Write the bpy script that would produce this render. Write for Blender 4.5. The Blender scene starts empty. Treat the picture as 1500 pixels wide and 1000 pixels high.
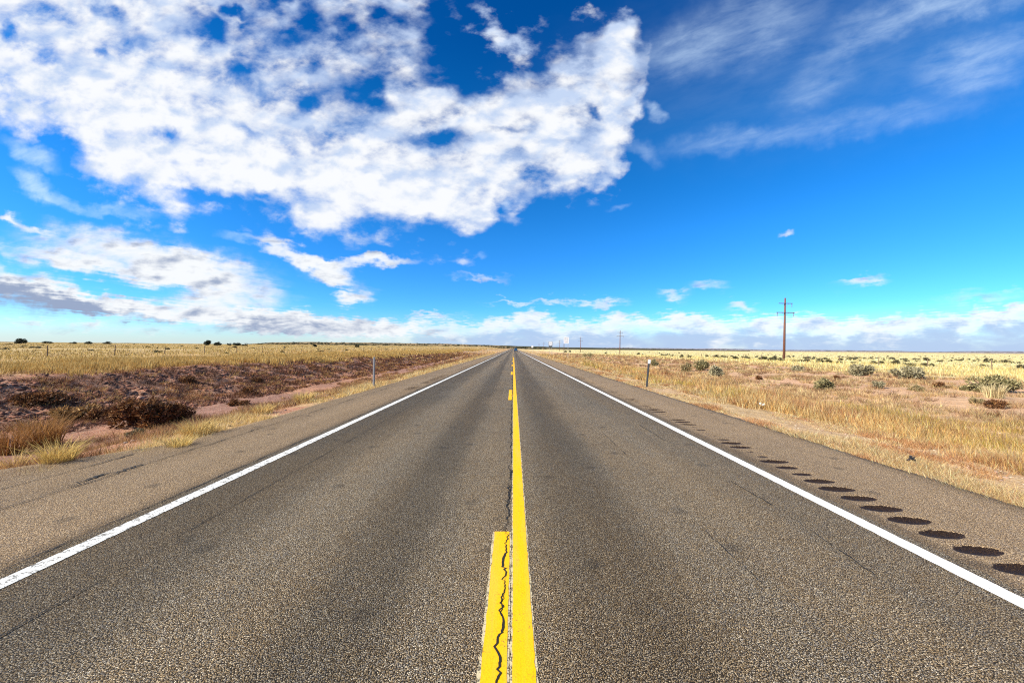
import bpy, math, random
import numpy as np
from mathutils import Matrix, Vector

random.seed(7)
RNG = np.random.default_rng(7)
SC = bpy.context.scene
COL = SC.collection
R = math.radians

# ------------------------------------------------------------------ camera
FPX, VPX, VPY, CAMH, ROLL = 545.0, 752.0, 510.0, 1.77, 0.0095
cam = bpy.data.cameras.new("camera")
cam.sensor_width = 36.0
cam.lens = FPX / 1500.0 * 36.0
cam.shift_x = -(VPX - 750.0) / 1500.0
cam.shift_y = (VPY - 500.0) / 1500.0
cam.clip_start = 0.05
cam.clip_end = 60000.0
camo = bpy.data.objects.new("camera", cam)
COL.objects.link(camo)
camo.matrix_world = (Matrix.Translation((0, 0, CAMH)) @ Matrix.Rotation(R(90), 4, 'X')
                     @ Matrix.Rotation(ROLL, 4, 'Z'))
SC.camera = camo

# ------------------------------------------------------------------ exposure
SC.view_settings.view_transform = 'Standard'
SC.view_settings.look = 'None'
SC.view_settings.exposure = 0.97
SC.view_settings.gamma = 1.0
SC.view_settings.use_curve_mapping = False
SC.cycles.max_bounces = 6
SC.cycles.diffuse_bounces = 3
SC.cycles.transmission_bounces = 4
SC.cycles.volume_bounces = 0
SC.cycles.use_denoising = False
SC.cycles.filter_width = 1.15
SC.cycles.sample_clamp_indirect = 6.0

# ------------------------------------------------------------------ sun
SUN_EL = R(33.0)
SUN_DIR = Vector((-0.88, -0.36, 0.0)).normalized() * math.cos(SUN_EL) + Vector((0, 0, math.sin(SUN_EL)))
sl = bpy.data.lights.new("sun", 'SUN')
sl.energy = 5.0
sl.angle = R(0.5)
sl.color = (1.0, 0.92, 0.78)
so = bpy.data.objects.new("sun", sl)
COL.objects.link(so)
so.rotation_euler = SUN_DIR.to_track_quat('Z', 'Y').to_euler()
so.location = (-30, -10, 40)


# ------------------------------------------------------------------ node helper
class E:
    """A socket or a number, with arithmetic that adds Math nodes."""
    tree = None

    def __init__(s, v):
        s.v = v

    @staticmethod
    def m(op, *a, clamp=False):
        n = E.tree.nodes.new('ShaderNodeMath')
        n.operation = op
        n.use_clamp = clamp
        for i, x in enumerate(a):
            x = x.v if isinstance(x, E) else x
            if isinstance(x, (int, float)):
                n.inputs[i].default_value = x
            else:
                E.tree.links.new(x, n.inputs[i])
        return E(n.outputs[0])

    def __add__(s, o): return E.m('ADD', s, o)
    __radd__ = __add__
    def __sub__(s, o): return E.m('SUBTRACT', s, o)
    def __rsub__(s, o): return E.m('SUBTRACT', o, s)
    def __mul__(s, o): return E.m('MULTIPLY', s, o)
    __rmul__ = __mul__
    def __truediv__(s, o): return E.m('DIVIDE', s, o)
    def max(s, o): return E.m('MAXIMUM', s, o)
    def min(s, o): return E.m('MINIMUM', s, o)


def N(kind, **kw):
    n = E.tree.nodes.new(kind)
    for k, v in kw.items():
        setattr(n, k, v)
    return n


def put(sock, v):
    v = v.v if isinstance(v, E) else v
    if isinstance(v, bpy.types.NodeSocket):
        E.tree.links.new(v, sock)
    else:
        sock.default_value = v


def vec(x, y, z=0.0):
    n = N('ShaderNodeCombineXYZ')
    put(n.inputs[0], x); put(n.inputs[1], y); put(n.inputs[2], z)
    return E(n.outputs[0])


def sep(v):
    n = N('ShaderNodeSeparateXYZ')
    put(n.inputs[0], v)
    return [E(o) for o in n.outputs]


def vmath(op, a, b=None, out=0):
    n = N('ShaderNodeVectorMath', operation=op)
    put(n.inputs[0], a)
    if b is not None:
        if op == 'SCALE':
            put(n.inputs['Scale'], b)
        else:
            put(n.inputs[1], b)
    return E(n.outputs[out])


def noise(v, scale, detail=4.0, rough=0.5, dist=0.0, color=False):
    n = N('ShaderNodeTexNoise')
    put(n.inputs['Vector'], v)
    n.inputs['Scale'].default_value = scale
    n.inputs['Detail'].default_value = detail
    n.inputs['Roughness'].default_value = rough
    n.inputs['Distortion'].default_value = dist
    return E(n.outputs['Color' if color else 0])


def ramp01(x, lo, hi, smooth=True):
    n = N('ShaderNodeMapRange', interpolation_type='SMOOTHSTEP' if smooth else 'LINEAR')
    n.clamp = True
    put(n.inputs['Value'], x)
    put(n.inputs['From Min'], lo)
    put(n.inputs['From Max'], hi)
    return E(n.outputs[0])


def curve(x, pts, x0, x1, y0, y1, handle='AUTO'):
    """Piecewise curve through pts (in real units)."""
    xin = E.m('DIVIDE', E.m('SUBTRACT', x, x0), x1 - x0, clamp=True)
    n = N('ShaderNodeFloatCurve')
    c = n.mapping.curves[0]
    q = [((a - x0) / (x1 - x0), (b - y0) / (y1 - y0)) for a, b in pts]
    while len(c.points) < len(q):
        c.points.new(0.5, 0.5)
    for p, (a, b) in zip(c.points, q):
        p.location = (a, b)
        p.handle_type = handle
    n.mapping.update()
    put(n.inputs['Value'], xin)
    return E(n.outputs[0]) * (y1 - y0) + y0


def mixc(f, a, b, blend='MIX'):
    n = N('ShaderNodeMix', data_type='RGBA', blend_type=blend)
    n.clamp_factor = True
    put(n.inputs[0], f)
    for i, v in ((6, a), (7, b)):
        if isinstance(v, tuple) and len(v) == 3:
            v = (*v, 1.0)
        put(n.inputs[i], v)
    return E(n.outputs[2])


def cramp(x, stops, interp='LINEAR'):
    n = N('ShaderNodeValToRGB')
    cr = n.color_ramp
    cr.interpolation = interp
    while len(cr.elements) < len(stops):
        cr.elements.new(0.5)
    for e, (p, c) in zip(cr.elements, stops):
        e.position = p
        e.color = (*c, 1.0)
    put(n.inputs[0], x)
    return E(n.outputs[0])


# ------------------------------------------------------------------ sky: Nishita + cloud layers
world = bpy.data.worlds.new("World")
SC.world = world
world.use_nodes = True
wt = world.node_tree
for n in list(wt.nodes):
    wt.nodes.remove(n)
E.tree = wt
world.cycles.sampling_method = 'NONE'          # a smooth sky: the surfaces' own bounces find it


def build_sky():
    K = 10.0                                   # the Background runs at 1/K

    def kc(*rgb):
        return tuple(q * K * 0.735 for q in rgb)
    sky = N('ShaderNodeTexSky', sky_type='NISHITA')
    sky.sun_disc = False
    sky.sun_elevation = SUN_EL
    sky.sun_rotation = math.atan2(SUN_DIR.x, SUN_DIR.y)
    sky.altitude = 1900.0
    sky.air_density = 1.0
    sky.dust_density = 0.3
    sky.ozone_density = 3.0
    hs = N('ShaderNodeHueSaturation')
    hs.inputs['Saturation'].default_value = 1.36
    hs.inputs['Value'].default_value = 1.0
    put(hs.inputs['Color'], E(sky.outputs[0]))
    D = E(N('ShaderNodeTexCoord').outputs['Generated'])
    x, y, z = sep(D)
    # deep saturated zenith, bright cyan towards the horizon (the air's own gradient, by elevation)
    tint = cramp(E.m('ABSOLUTE', z), [(0.0, (1.0, 1.04, 1.06)), (0.10, (0.66, 1.22, 1.62)), (0.28, (0.85, 1.40, 1.66)),
                     (0.48, (0.86, 1.34, 1.50)), (0.63, (0.30, 0.98, 1.27)), (0.8, (0.12, 0.86, 1.18)), (1.0, (0.05, 0.7, 1.2))])
    skyc = mixc(1.0, E(hs.outputs[0]), tint, 'MULTIPLY')

    yy = y.max(0.03)
    u = x / yy
    v = z / yy
    PX = u * FPX + VPX
    PY = VPY - v * FPX
    PY = PY + (PX - VPX) * ROLL
    P = vec(PX / 100.0, PY / 100.0, 0.0)
    zz = z.max(0.0) + 0.04
    PL = vec(x / zz, y / zz, 0.0)              # on a flat cloud deck
    # streets of cloud run along one direction of the deck
    mp = N('ShaderNodeMapping')
    mp.inputs['Rotation'].default_value = (0, 0, R(24))
    mp.inputs['Scale'].default_value = (1.35, 0.85, 1.0)
    put(mp.inputs['Vector'], PL)
    PLS = E(mp.outputs[0])
    W = vec((noise(PLS, 3.2, 3, 0.5) - 0.5) * 0.30 + (noise(P, 2.6, 4, 0.55) - 0.5) * 0.45,
            (noise(vmath('ADD', PLS, (7.3, 2.1, 5.0)), 3.2, 3, 0.5) - 0.5) * 0.30
            + (noise(vmath('ADD', P, (3.3, 9.1, 5.0)), 2.6, 4, 0.55) - 0.5) * 0.45, 0.0)
    Pw = vmath('ADD', P, W)
    pxw, pyw, _ = sep(vmath('SCALE', Pw, 100.0))

    def ell(cx, cy, rx, ry, rot, amp=1.0, p=None):
        m = N('ShaderNodeMapping', vector_type='TEXTURE')
        m.inputs['Location'].default_value = (cx / 100, cy / 100, 0)
        m.inputs['Rotation'].default_value = (0, 0, R(rot))
        m.inputs['Scale'].default_value = (rx / 100, ry / 100, 1)
        put(m.inputs['Vector'], Pw if p is None else p)
        l = vmath('LENGTH', E(m.outputs[0]), out=1)
        n = N('ShaderNodeMapRange', interpolation_type='SMOOTHSTEP')
        put(n.inputs['Value'], l)
        n.inputs['From Min'].default_value = 1.5
        n.inputs['From Max'].default_value = 0.1
        n.inputs['To Max'].default_value = amp
        return E(n.outputs[0])

    def total(lst):
        # each term's vector leans on the sum so far (by a millionth), which keeps the shader's stack small
        t = None
        for a in lst:
            e = ell(*a, p=Pw if t is None else vec(pxw / 100.0, pyw / 100.0, t * 1e-6))
            t = e if t is None else t + e
        return t

    front = ramp01(y, 0.03, 0.16)
    c = skyc
    # pale air just over the horizon
    aH = ramp01(z, 0.05, -0.005) * 0.6

    c = mixc(aH, c, kc(0.52, 0.68, 0.86))
    n_fine = noise(PLS, 15.0, 8, 0.6)
    # --- wisps and cirrus
    cirr = total([(1280, 60, 420, 130, -10, 0.12), 
                  (990, 80, 80, 34, -8, 0.34), (1080, 30, 110, 40, -20, 0.30), (1130, 60, 70, 26, -30, 0.22), (1240, 183, 190, 20, -10, 0.25),
                  (1060, 205, 85, 18, -8, 0.30), (1190, 130, 60, 26, -30, 0.22), (1430, 85, 90, 34, -20, 0.42), (1330, 20, 110, 26, -15, 0.40), (1240, 70, 60, 18, -20, 0.25),
                  (1440, 120, 70, 18, -12, 0.20), (1440, 5, 90, 16, -10, 0.25), (955, 165, 22, 9, 30, 0.55), (940, 220, 26, 12, 30, 0.3),
                  (40, 225, 42, 14, 24, 0.8), (45, 270, 30, 16, 40, 0.95), (85, 290, 36, 10, 18, 0.6), (905, 300, 13, 6, 0, 0.4),
                  (165, 310, 60, 9, 8, 0.5), (740, 298, 12, 8, 0, 0.5), (350, 345, 30, 8, 10, 0.4), (705, 370, 10, 6, 0, 0.25)])
    strk = vec(PX / 90.0 + PY / 110.0, PY / 40.0 + PX / 190.0, 7.0)
    n_c = noise(strk, 1.7, 9, 0.62, 0.25)
    dC = cirr * (0.10 + n_c * 1.8) + (n_c - 0.5) * 0.5 * ramp01(cirr, 0.0, 0.5)
    aC = ramp01(dC, 0.0, 1.7, False)

    c = mixc(aC * front, c, kc(0.76, 0.97, 1.20))
    lowP = vec(PX / 70.0, PY / 26.0, 3.0)
    n_low = noise(lowP, 1.0, 9, 0.57, 0.25)
    n_low_l = noise(vmath('ADD', lowP, (-0.16, -0.28, 0)), 1.0, 5, 0.57, 0.25)
    # --- the far cloud bank along the horizon
    topF = curve(pxw, [(-600, 500), (0, 495), (300, 486), (480, 478), (560, 474), (640, 466), (700, 468), (775, 457), (850, 470), (900, 460),
                       (960, 462), (1000, 456), (1060, 466), (1150, 458), (1260, 466), (1360, 456), (1440, 450), (1500, 445), (2000, 438)],
                 -600, 2000, 400, 550)
    dep = pyw - topF
    dF = (dep / 12.0).min(0.85) + (n_low - 0.5) * 2.2
    aF = ramp01(dF, -0.15, 1.0) * ramp01(PX, 380, 760)
    litF = ramp01(1.10 - dep / 40.0 + (n_low_l - n_low) * 3.0, 0.0, 1.0)
    cF = mixc(litF, kc(0.48, 0.63, 0.90), kc(1.0, 1.02, 1.04))
    aF = aF * 0.93
    c = mixc(aF * front, c, cF)
    # --- lower layered clouds, left and centre
    lowc = total([(200, 372, 175, 30, 9, 0.95), (310, 400, 110, 22, 14, 0.6), (110, 385, 170, 15, 10, 0.75), (300, 420, 130, 18, 8, 0.5),
                  (30, 425, 95, 30, 12, 1.15), (150, 446, 120, 14, 10, 0.75), (290, 455, 190, 16, 4, 0.95), (430, 475, 170, 16, 3, 0.95),
                  (330, 440, 90, 10, 3, 0.5), (520, 480, 120, 14, 2, 0.75), (600, 488, 140, 8, 0, 0.6), (250, 484, 260, 6, 0, 0.4), (50, 473, 40, 6, 2, 0.6), (135, 475, 36, 6, 2, 0.75), (180, 468, 40, 5, 0, 0.5), (20, 468, 40, 4, 0, 0.35),
                  (420, 368, 58, 13, 22, 0.75), (535, 384, 72, 9, -4, 0.85), (475, 396, 54, 17, 22, 0.75), (512, 438, 28, 9, 0, 0.9), (500, 410, 50, 14, 24, 0.45),
                  (10, 318, 22, 8, 0, 0.8), (40, 332, 40, 8, 20, 0.5), (700, 406, 44, 6, 3, 0.65), (880, 444, 40, 8, -2, 0.75), (800, 443, 60, 5, 0, 0.4),
                  (988, 432, 28, 9, 0, 0.6), (1035, 420, 34, 8, 6, 0.45), (1258, 414, 38, 9, -12, 0.65), (1151, 343, 15, 6, -5, 0.55), (1440, 434, 80, 12, -4, 0.42),
                  (1090, 450, 26, 8, 0, 0.5), (1480, 420, 40, 6, -4, 0.25), (640, 462, 60, 5, 2, 0.45), (760, 445, 60, 4, 0, 0.25)])
    dL = lowc + ((n_low - 0.5) * 2.7) * ramp01(lowc, 0.02, 0.5) * 0.75
    aL = ramp01(dL, 0.02, 1.12)
    dark = ell(20, 437, 110, 22, 10, 1.0) + ell(150, 455, 100, 10, 10, 0.6) + ell(380, 482, 190, 14, 2, 0.45)
    litL = ramp01((n_low_l - n_low) * 2.4 + 0.74 - dark * 0.9, 0.0, 0.85)
    cL = mixc(litL, kc(0.34, 0.42, 0.60), kc(0.97, 1.0, 1.03))

    c = mixc(aL * front, c, cL)
    mq = N('ShaderNodeMapping')
    mq.inputs['Rotation'].default_value = (0, 0, R(-32))
    mq.inputs['Scale'].default_value = (0.80, 1.22, 1.0)
    put(mq.inputs['Vector'], vmath('ADD', P, vmath('SCALE', PLS, 0.25)))
    Q = E(mq.outputs[0])
    ms = N('ShaderNodeMapping')
    ms.inputs['Rotation'].default_value = (0, 0, R(-30))
    ms.inputs['Scale'].default_value = (0.55, 2.5, 1.0)
    put(ms.inputs['Vector'], Pw)
    n_str = noise(E(ms.outputs[0]), 1.15, 5, 0.55)
    n_big = noise(Q, 0.75, 2, 0.5)
    n_mid = noise(Q, 1.7, 8, 0.54, 0.15)
    n_puf = noise(Q, 4.2, 6, 0.55)
    vz = N('ShaderNodeTexVoronoi', voronoi_dimensions='2D', feature='SMOOTH_F1')
    vz.inputs['Scale'].default_value = 2.3
    vz.inputs['Smoothness'].default_value = 0.7
    put(vz.inputs['Vector'], vmath('ADD', Q, vec((n_mid - 0.5) * 0.5, (n_puf - 0.5) * 0.35, 0.0)))
    puff = 0.42 - E(vz.outputs['Distance'])
    offs = vmath('ADD', Q, (-0.10, -0.12, 0.0))
    n_mid_l = noise(offs, 1.7, 6, 0.54, 0.15)
    # --- the big broken bank, upper left to centre
    lo = curve(pxw, [(-600, 120), (0, 180), (80, 196), (118, 240), (165, 282), (240, 303), (330, 296), (400, 300), (455, 330),
                     (560, 328), (640, 338), (685, 350), (716, 325), (728, 285), (790, 262), (850, 272), (895, 268),
                     (915, 215), (932, 160), (960, 60), (1020, -100), (2000, -140)], -600, 2000, -400, 500, 'VECTOR')
    sd = (lo - pyw) / 34.0
    sd = sd.max(-3.0).min(0.90)
    holes = total([(722, 40, 84, 78, 10, 3.4), (690, 108, 44, 40, 20, 1.6), (880, -10, 130, 66, 0, 3.4), (1020, 20, 80, 150, 12, 3.0), (760, 90, 50, 22, -20, 1.2), (640, 205, 48, 15, 3, 1.9), (738, 187, 34, 6, 0, 0.9), (870, 165, 15, 9, 25, 1.5), (150, 14, 26, 14, 20, 1.6),
                   (146, 77, 12, 11, 40, 1.4), (247, 200, 24, 12, 12, 1.5), (14, 52, 14, 10, 15, 1.5), (336, 15, 12, 10, 20, 1.5),
                   (448, 35, 26, 34, 50, 1.5), (345, 112, 26, 10, 45, 0.9), (395, 140, 26, 8, 40, 0.7), (450, 150, 16, 22, 20, 1.1),
                   (490, 140, 34, 30, 20, 1.15), (556, 152, 46, 14, 14, 1.1), (630, 50, 24, 60, 0, 1.3), (360, 190, 26, 9, 15, 1.0),
                   (455, 205, 14, 12, 20, 0.9), (320, 42, 12, 26, -20, 0.8), (60, 165, 30, 10, 20, 0.8), (385, 280, 18, 8, 0, 1.0),
                   (640, 120, 40, 20, 20, 0.8), (810, 205, 26, 7, 10, 0.6), (280, 285, 60, 8, 8, 0.7), (545, 25, 12, 20, 20, 0.7)])
    bright = ell(120, 120, 190, 70, 26, 0.55) + ell(330, 215, 260, 60, 18, 0.75) + ell(620, 270, 170, 50, 8, 0.75) + ell(800, 190, 130, 50, -10, 0.55)
    wis = total([(740, 62, 44, 34, 42, 2.3), (712, 18, 34, 22, 40, 1.7), (905, 46, 30, 38, 10, 1.75), (850, 22, 30, 16, -10, 1.7), (955, 160, 20, 12, 30, 1.6)])
    thin = ell(430, 20, 230, 150, 20, 0.75)
    dA = sd + (n_mid - 0.5) * 4.2 + (n_puf - 0.5) * 2.0 + (n_str - 0.5) * 1.7 + puff * 0.9 + bright * 0.5 + ramp01(pyw, 40.0, 230.0) * 0.18 + (n_big - 0.5) * 0.9 - holes * (n_puf * 1.9 - 0.15) - thin + wis + 0.12
    aA = ramp01(dA, -0.45, 1.6)
    lit = ramp01((n_mid_l - n_mid) * 3.6 + (dA - 0.9) * 0.20 + (PY - 150.0) * 0.0013 + puff * 0.7 + n_str * 0.5 + 0.30 - (PX - 400) * 0.0003, 0.0, 1.0)
    cA = mixc(lit, kc(0.58, 0.71, 0.95), kc(0.98, 1.0, 1.03))

    c = mixc(aA * front, c, cA)

    # broken cloud over the rest of the sky, behind the viewpoint
    nb = noise(PL, 1.3, 7, 0.55)
    aB = ramp01(nb, 0.5, 0.68) * ramp01(y, 0.0, -0.25) * ramp01(z, 0.02, 0.12) * 0.8
    c = mixc(aB, c, kc(0.85, 0.9, 1.0))
    bg = N('ShaderNodeBackground')
    put(bg.inputs['Color'], c)
    bg.inputs['Strength'].default_value = 0.068
    out = N('ShaderNodeOutputWorld')
    wt.links.new(bg.outputs[0], out.inputs[0])


build_sky()

# ------------------------------------------------------------------ object helpers
def tag(o, label=None, cat=None, group=None, kind=None):
    for k, v in (('label', label), ('category', cat), ('group', group), ('kind', kind)):
        if v is not None:
            o[k] = v
    return o


def link(name, me, mats=(), parent=None):
    o = bpy.data.objects.new(name, me)
    COL.objects.link(o)
    for m in (mats if isinstance(mats, (list, tuple)) else [mats]):
        if m.name not in me.materials:
            me.materials.append(m)
    if parent is not None:
        o.parent = parent
    return o


def empty(name, loc, rz=0.0):
    o = bpy.data.objects.new(name, None)
    COL.objects.link(o)
    o.location = loc
    o.rotation_euler = (0, 0, rz)
    o.empty_display_size = 0.3
    return o


def copy_tree(o, parent=None):
    c = o.copy()
    COL.objects.link(c)
    c.parent = parent
    for ch in list(o.children):
        copy_tree(ch, c)
    return c


def npmesh(name, V, F, col=None, mat_idx=None, smooth=False):
    """Mesh from numpy arrays; F is (n,k) or a list of such arrays."""
    V = np.asarray(V, np.float32).reshape(-1, 3)
    Fs = F if isinstance(F, list) else [F]
    Fs = [np.asarray(f, np.int32) for f in Fs if len(f)]
    me = bpy.data.meshes.new(name)
    me.vertices.add(len(V))
    me.vertices.foreach_set('co', V.ravel())
    loops = np.concatenate([f.ravel() for f in Fs])
    tot = np.concatenate([np.full(len(f), f.shape[1], np.int32) for f in Fs])
    me.loops.add(len(loops))
    me.loops.foreach_set('vertex_index', loops)
    me.polygons.add(len(tot))
    me.polygons.foreach_set('loop_start', np.concatenate([[0], np.cumsum(tot)[:-1]]).astype(np.int32))
    me.polygons.foreach_set('loop_total', tot)
    if mat_idx is not None:
        me.polygons.foreach_set('material_index', np.asarray(mat_idx, np.int32))
    if smooth:
        me.polygons.foreach_set('use_smooth', np.ones(len(tot), bool))
    me.update(calc_edges=True)
    if col is not None:
        a = me.color_attributes.new('col', 'FLOAT_COLOR', 'POINT')
        c = np.ones((len(V), 4), np.float32)
        c[:, :3] = col
        a.data.foreach_set('color', c.ravel())
    return me


class MB:
    """Collects boxes, tubes, discs into one mesh."""
    def __init__(s):
        s.v, s.f = [], []

    def add(s, v, f):
        o = len(s.v)
        s.v += [tuple(p) for p in v]
        s.f += [[i + o for i in q] for q in f]

    def box(s, c, d, rot=None, ch=0.0):
        x, y, z = (q / 2 for q in d)
        pts = [Vector((a * x, b * y, e * z)) for a in (-1, 1) for b in (-1, 1) for e in (-1, 1)]
        if rot is not None:
            pts = [rot @ p for p in pts]
        s.add([p + Vector(c) for p in pts], [[0, 1, 3, 2], [4, 6, 7, 5], [0, 4, 5, 1], [2, 3, 7, 6], [0, 2, 6, 4], [1, 5, 7, 3]])

    def tube(s, pts, rad, n=8, cap=True):
        pts = [Vector(p) for p in pts]
        rad = rad if isinstance(rad, (list, tuple)) else [rad] * len(pts)
        rings = []
        for i, p in enumerate(pts):
            d = (pts[min(i + 1, len(pts) - 1)] - pts[max(i - 1, 0)]).normalized()
            a = d.cross(Vector((0.31, 0.94, 0.11)) if abs(d.z) > 0.5 else Vector((0, 0, 1))).normalized()
            b = d.cross(a)
            rings.append([p + (a * math.cos(t) + b * math.sin(t)) * rad[i] for t in [2 * math.pi * k / n for k in range(n)]])
        v = [q for r in rings for q in r]
        f = [[i * n + k, i * n + (k + 1) % n, (i + 1) * n + (k + 1) % n, (i + 1) * n + k] for i in range(len(pts) - 1) for k in range(n)]
        if cap:
            f += [list(range(n))[::-1], [(len(pts) - 1) * n + k for k in range(n)]]
        s.add(v, f)

    def prism(s, outline, y0, y1):
        """Outline in x,z, extruded from y0 to y1 (counter-clockwise seen from -y)."""
        n = len(outline)
        v = [(x, y0, z) for x, z in outline] + [(x, y1, z) for x, z in outline]
        f = [list(range(n)), [n + k for k in range(n)][::-1]] + [[k, n + k, n + (k + 1) % n, (k + 1) % n] for k in range(n)]
        s.add(v, f)

    def build(s, name, mat, parent=None, smooth=False):
        me = bpy.data.meshes.new(name)
        me.from_pydata(s.v, [], s.f)
        if smooth:
            me.polygons.foreach_set('use_smooth', np.ones(len(s.f), bool))
        me.update()
        return link(name, me, mat, parent)


def mat(name):
    m = bpy.data.materials.new(name)
    m.use_nodes = True
    E.tree = m.node_tree
    b = m.node_tree.nodes['Principled BSDF']
    return m, b


def plain(name, col, rough=0.6, metal=0.0, vary=0.15, scale=6.0):
    m, b = mat(name)
    p = E(N('ShaderNodeTexCoord').outputs['Object'])
    n = noise(p, scale, 6, 0.6)
    c = mixc(n, tuple(q * (1 - vary) for q in col), tuple(min(1, q * (1 + vary)) for q in col))
    put(b.inputs['Base Color'], c)
    b.inputs['Metallic'].default_value = metal
    put(b.inputs['Roughness'], n * 0.2 + (rough - 0.1))
    return m


# ------------------------------------------------------------------ the lie of the land
def smooth01(x, a, b):
    t = np.clip((np.asarray(x, float) - a) / (b - a), 0, 1)
    return t * t * (3 - 2 * t)


def vnoise(x, y, s, seed=0):
    """Value noise on numpy arrays."""
    x = np.asarray(x, float) * s + seed * 17.13
    y = np.asarray(y, float) * s + seed * 9.71
    xi, yi = np.floor(x), np.floor(y)
    fx, fy = x - xi, y - yi
    fx, fy = fx * fx * (3 - 2 * fx), fy * fy * (3 - 2 * fy)

    def h(a, b):
        q = np.sin(a * 127.1 + b * 311.7 + seed * 74.7) * 43758.5453
        return q - np.floor(q)
    return (h(xi, yi) * (1 - fx) + h(xi + 1, yi) * fx) * (1 - fy) + (h(xi, yi + 1) * (1 - fx) + h(xi + 1, yi + 1) * fx) * fy


def fbm(x, y, s, octv=4, seed=0):
    t, a, n = 0.0, 0.5, 0.0
    for k in range(octv):
        t = t + a * vnoise(x, y, s * 2 ** k, seed + k)
        n += a
        a *= 0.5
    return t / n


LX = [-400, -120, -60, -30, -25, -22.5, -18.5, -16.5, -12.5, -10.5, -8.2, -6.7, -6.2, 5.6, 6.3, 8, 10.5, 14, 20, 30, 50, 80, 200, 600]
LZ = [0.5, 0.45, 0.43, 0.42, 0.36, 0.20, -0.85, -1.10, -1.12, -0.95, -0.30, -0.06, -0.045, -0.045, -0.05, -0.16, -0.34, -0.36, -0.22, -0.12, -0.2, -0.35, -1.0, -1.4]


def H(x, y):
    x = np.asarray(x, float)
    y = np.asarray(y, float)
    wob = (fbm(x * 0, y, 0.06, 3, 5) - 0.5) * 3.0 * smooth01(-x, 8, 16)
    z = np.interp(x + wob, LX, LZ)
    fade = 1 - 0.72 * smooth01(y, 45, 150)
    z = np.where((x < -6.2) & (z < 0), z * fade, z)
    z = z + smooth01(-x, 25, 110) * np.clip(y - 60, 0, 1400) * 0.0052
    z = z - smooth01(x, 12, 45) * smooth01(y, 60, 260) * 1.1
    off = smooth01(np.abs(x), 6.1, 7.5)
    bank = np.exp(-((x + 19.0) / 4.0) ** 2)
    near = 1 - smooth01(y, 60, 160)
    z = z + off * ((fbm(x, y, 0.35, 3, 1) - 0.5) * 0.16 + (fbm(x, y, 2.2, 3, 2) - 0.5) * (0.05 + 0.27 * bank * near) * near)
    z = z + smooth01(np.abs(x), 30, 90) * (fbm(x, y, 0.02, 3, 3) - 0.5) * 0.5
    return z


def ground_at(px, py):
    """The point of the ground seen at a pixel of the 1500x1000 photograph."""
    dx, dy = px - VPX, py - VPY
    dx, dy = dx + ROLL * dy, dy - ROLL * dx
    u, w = dx / FPX, -dy / FPX
    t = np.concatenate([np.linspace(1.5, 60, 1200), np.geomspace(60, 3000, 1500)[1:]])
    g = CAMH + w * t - H(u * t, t)
    k = np.argmax(g < 0) if (g < 0).any() else len(t) - 1
    y = float(t[k])
    return Vector((u * y, y, float(H(u * y, y))))


def col_at(px, y):
    """A point on the ground at distance y in the pixel column px."""
    x = (px - VPX) / FPX * y
    return Vector((x, y, float(H(x, y))))


def axis(lims):
    out = []
    for a, b, n, kind in lims:
        out.append(np.linspace(a, b, n, endpoint=False) if kind == 'l' else
                   (np.geomspace(a, b, n, endpoint=False) if a > 0 else -np.geomspace(-a, -b, n, endpoint=False)))
    return np.concatenate(out)


gx = np.concatenate([axis([(-20000, -32, 60, 'g'), (-32, -6, 190, 'l'), (-6, 6, 8, 'l'), (6, 16, 70, 'l'), (16, 40, 80, 'l'), (40, 20000, 60, 'g')]), [20000]])
gy = np.concatenate([axis([(-300, -4, 14, 'g'), (-4, 3, 6, 'l'), (3, 26, 210, 'l'), (26, 60, 130, 'l'), (60, 160, 100, 'l'), (160, 25000, 90, 'g')]), [25000]])
GX, GY = np.meshgrid(gx, gy)
GZ = H(GX, GY)
nx, ny = len(gx), len(gy)
ii = np.arange(nx * ny).reshape(ny, nx)
quads = np.stack([ii[:-1, :-1], ii[:-1, 1:], ii[1:, 1:], ii[1:, :-1]], -1).reshape(-1, 4)

# soil and litter colours by place (ground cover, plus painted shade on the ditch bank)
X, Y = GX.ravel(), GY.ravel()
soil_pink = np.array([0.58, 0.335, 0.19])
soil_red = np.array([0.35, 0.130, 0.068])
soil_dark = np.array([0.125, 0.046, 0.026])
pinkpan = np.array([0.27, 0.122, 0.085])
straw = np.array([0.54, 0.385, 0.17])
gold = np.array([0.44, 0.28, 0.09])
pale = np.array([0.76, 0.65, 0.30])
tan = np.array([0.50, 0.33, 0.17])


def mixv(c, d, t):
    return c * (1 - t[:, None]) + d * t[:, None]


n1 = fbm(X, Y, 0.25, 4, 11)
n2 = fbm(X, Y, 0.9, 3, 12)
GC = np.tile(soil_pink, (len(X), 1))
right = X > 0
GC = mixv(GC, tan, np.where(right, smooth01(n1, 0.35, 0.7) * 0.6, 0))
# right verge litter, then the pink soil, then pale grass beyond
GC = mixv(GC, straw, np.where(right, (1 - smooth01(X + (n2 - 0.5) * 3, 7.6, 9.6)) * (0.45 + 0.4 * n1), 0))
GC = mixv(GC, gold, np.where(right, smooth01(X, 7.5, 9.0) * (1 - smooth01(X + (n1 - 0.5) * 6, 12.5, 16.5)) * 0.55, 0))
rfar = smooth01(X + (n1 - 0.5) * 16, 31, 37)
GC = mixv(GC, pale, np.where(right, rfar * 0.92, 0))
GC = mixv(GC, pale, np.where(right & (X > 6), smooth01(Y, 130, 320) * 0.5, 0))
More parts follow.
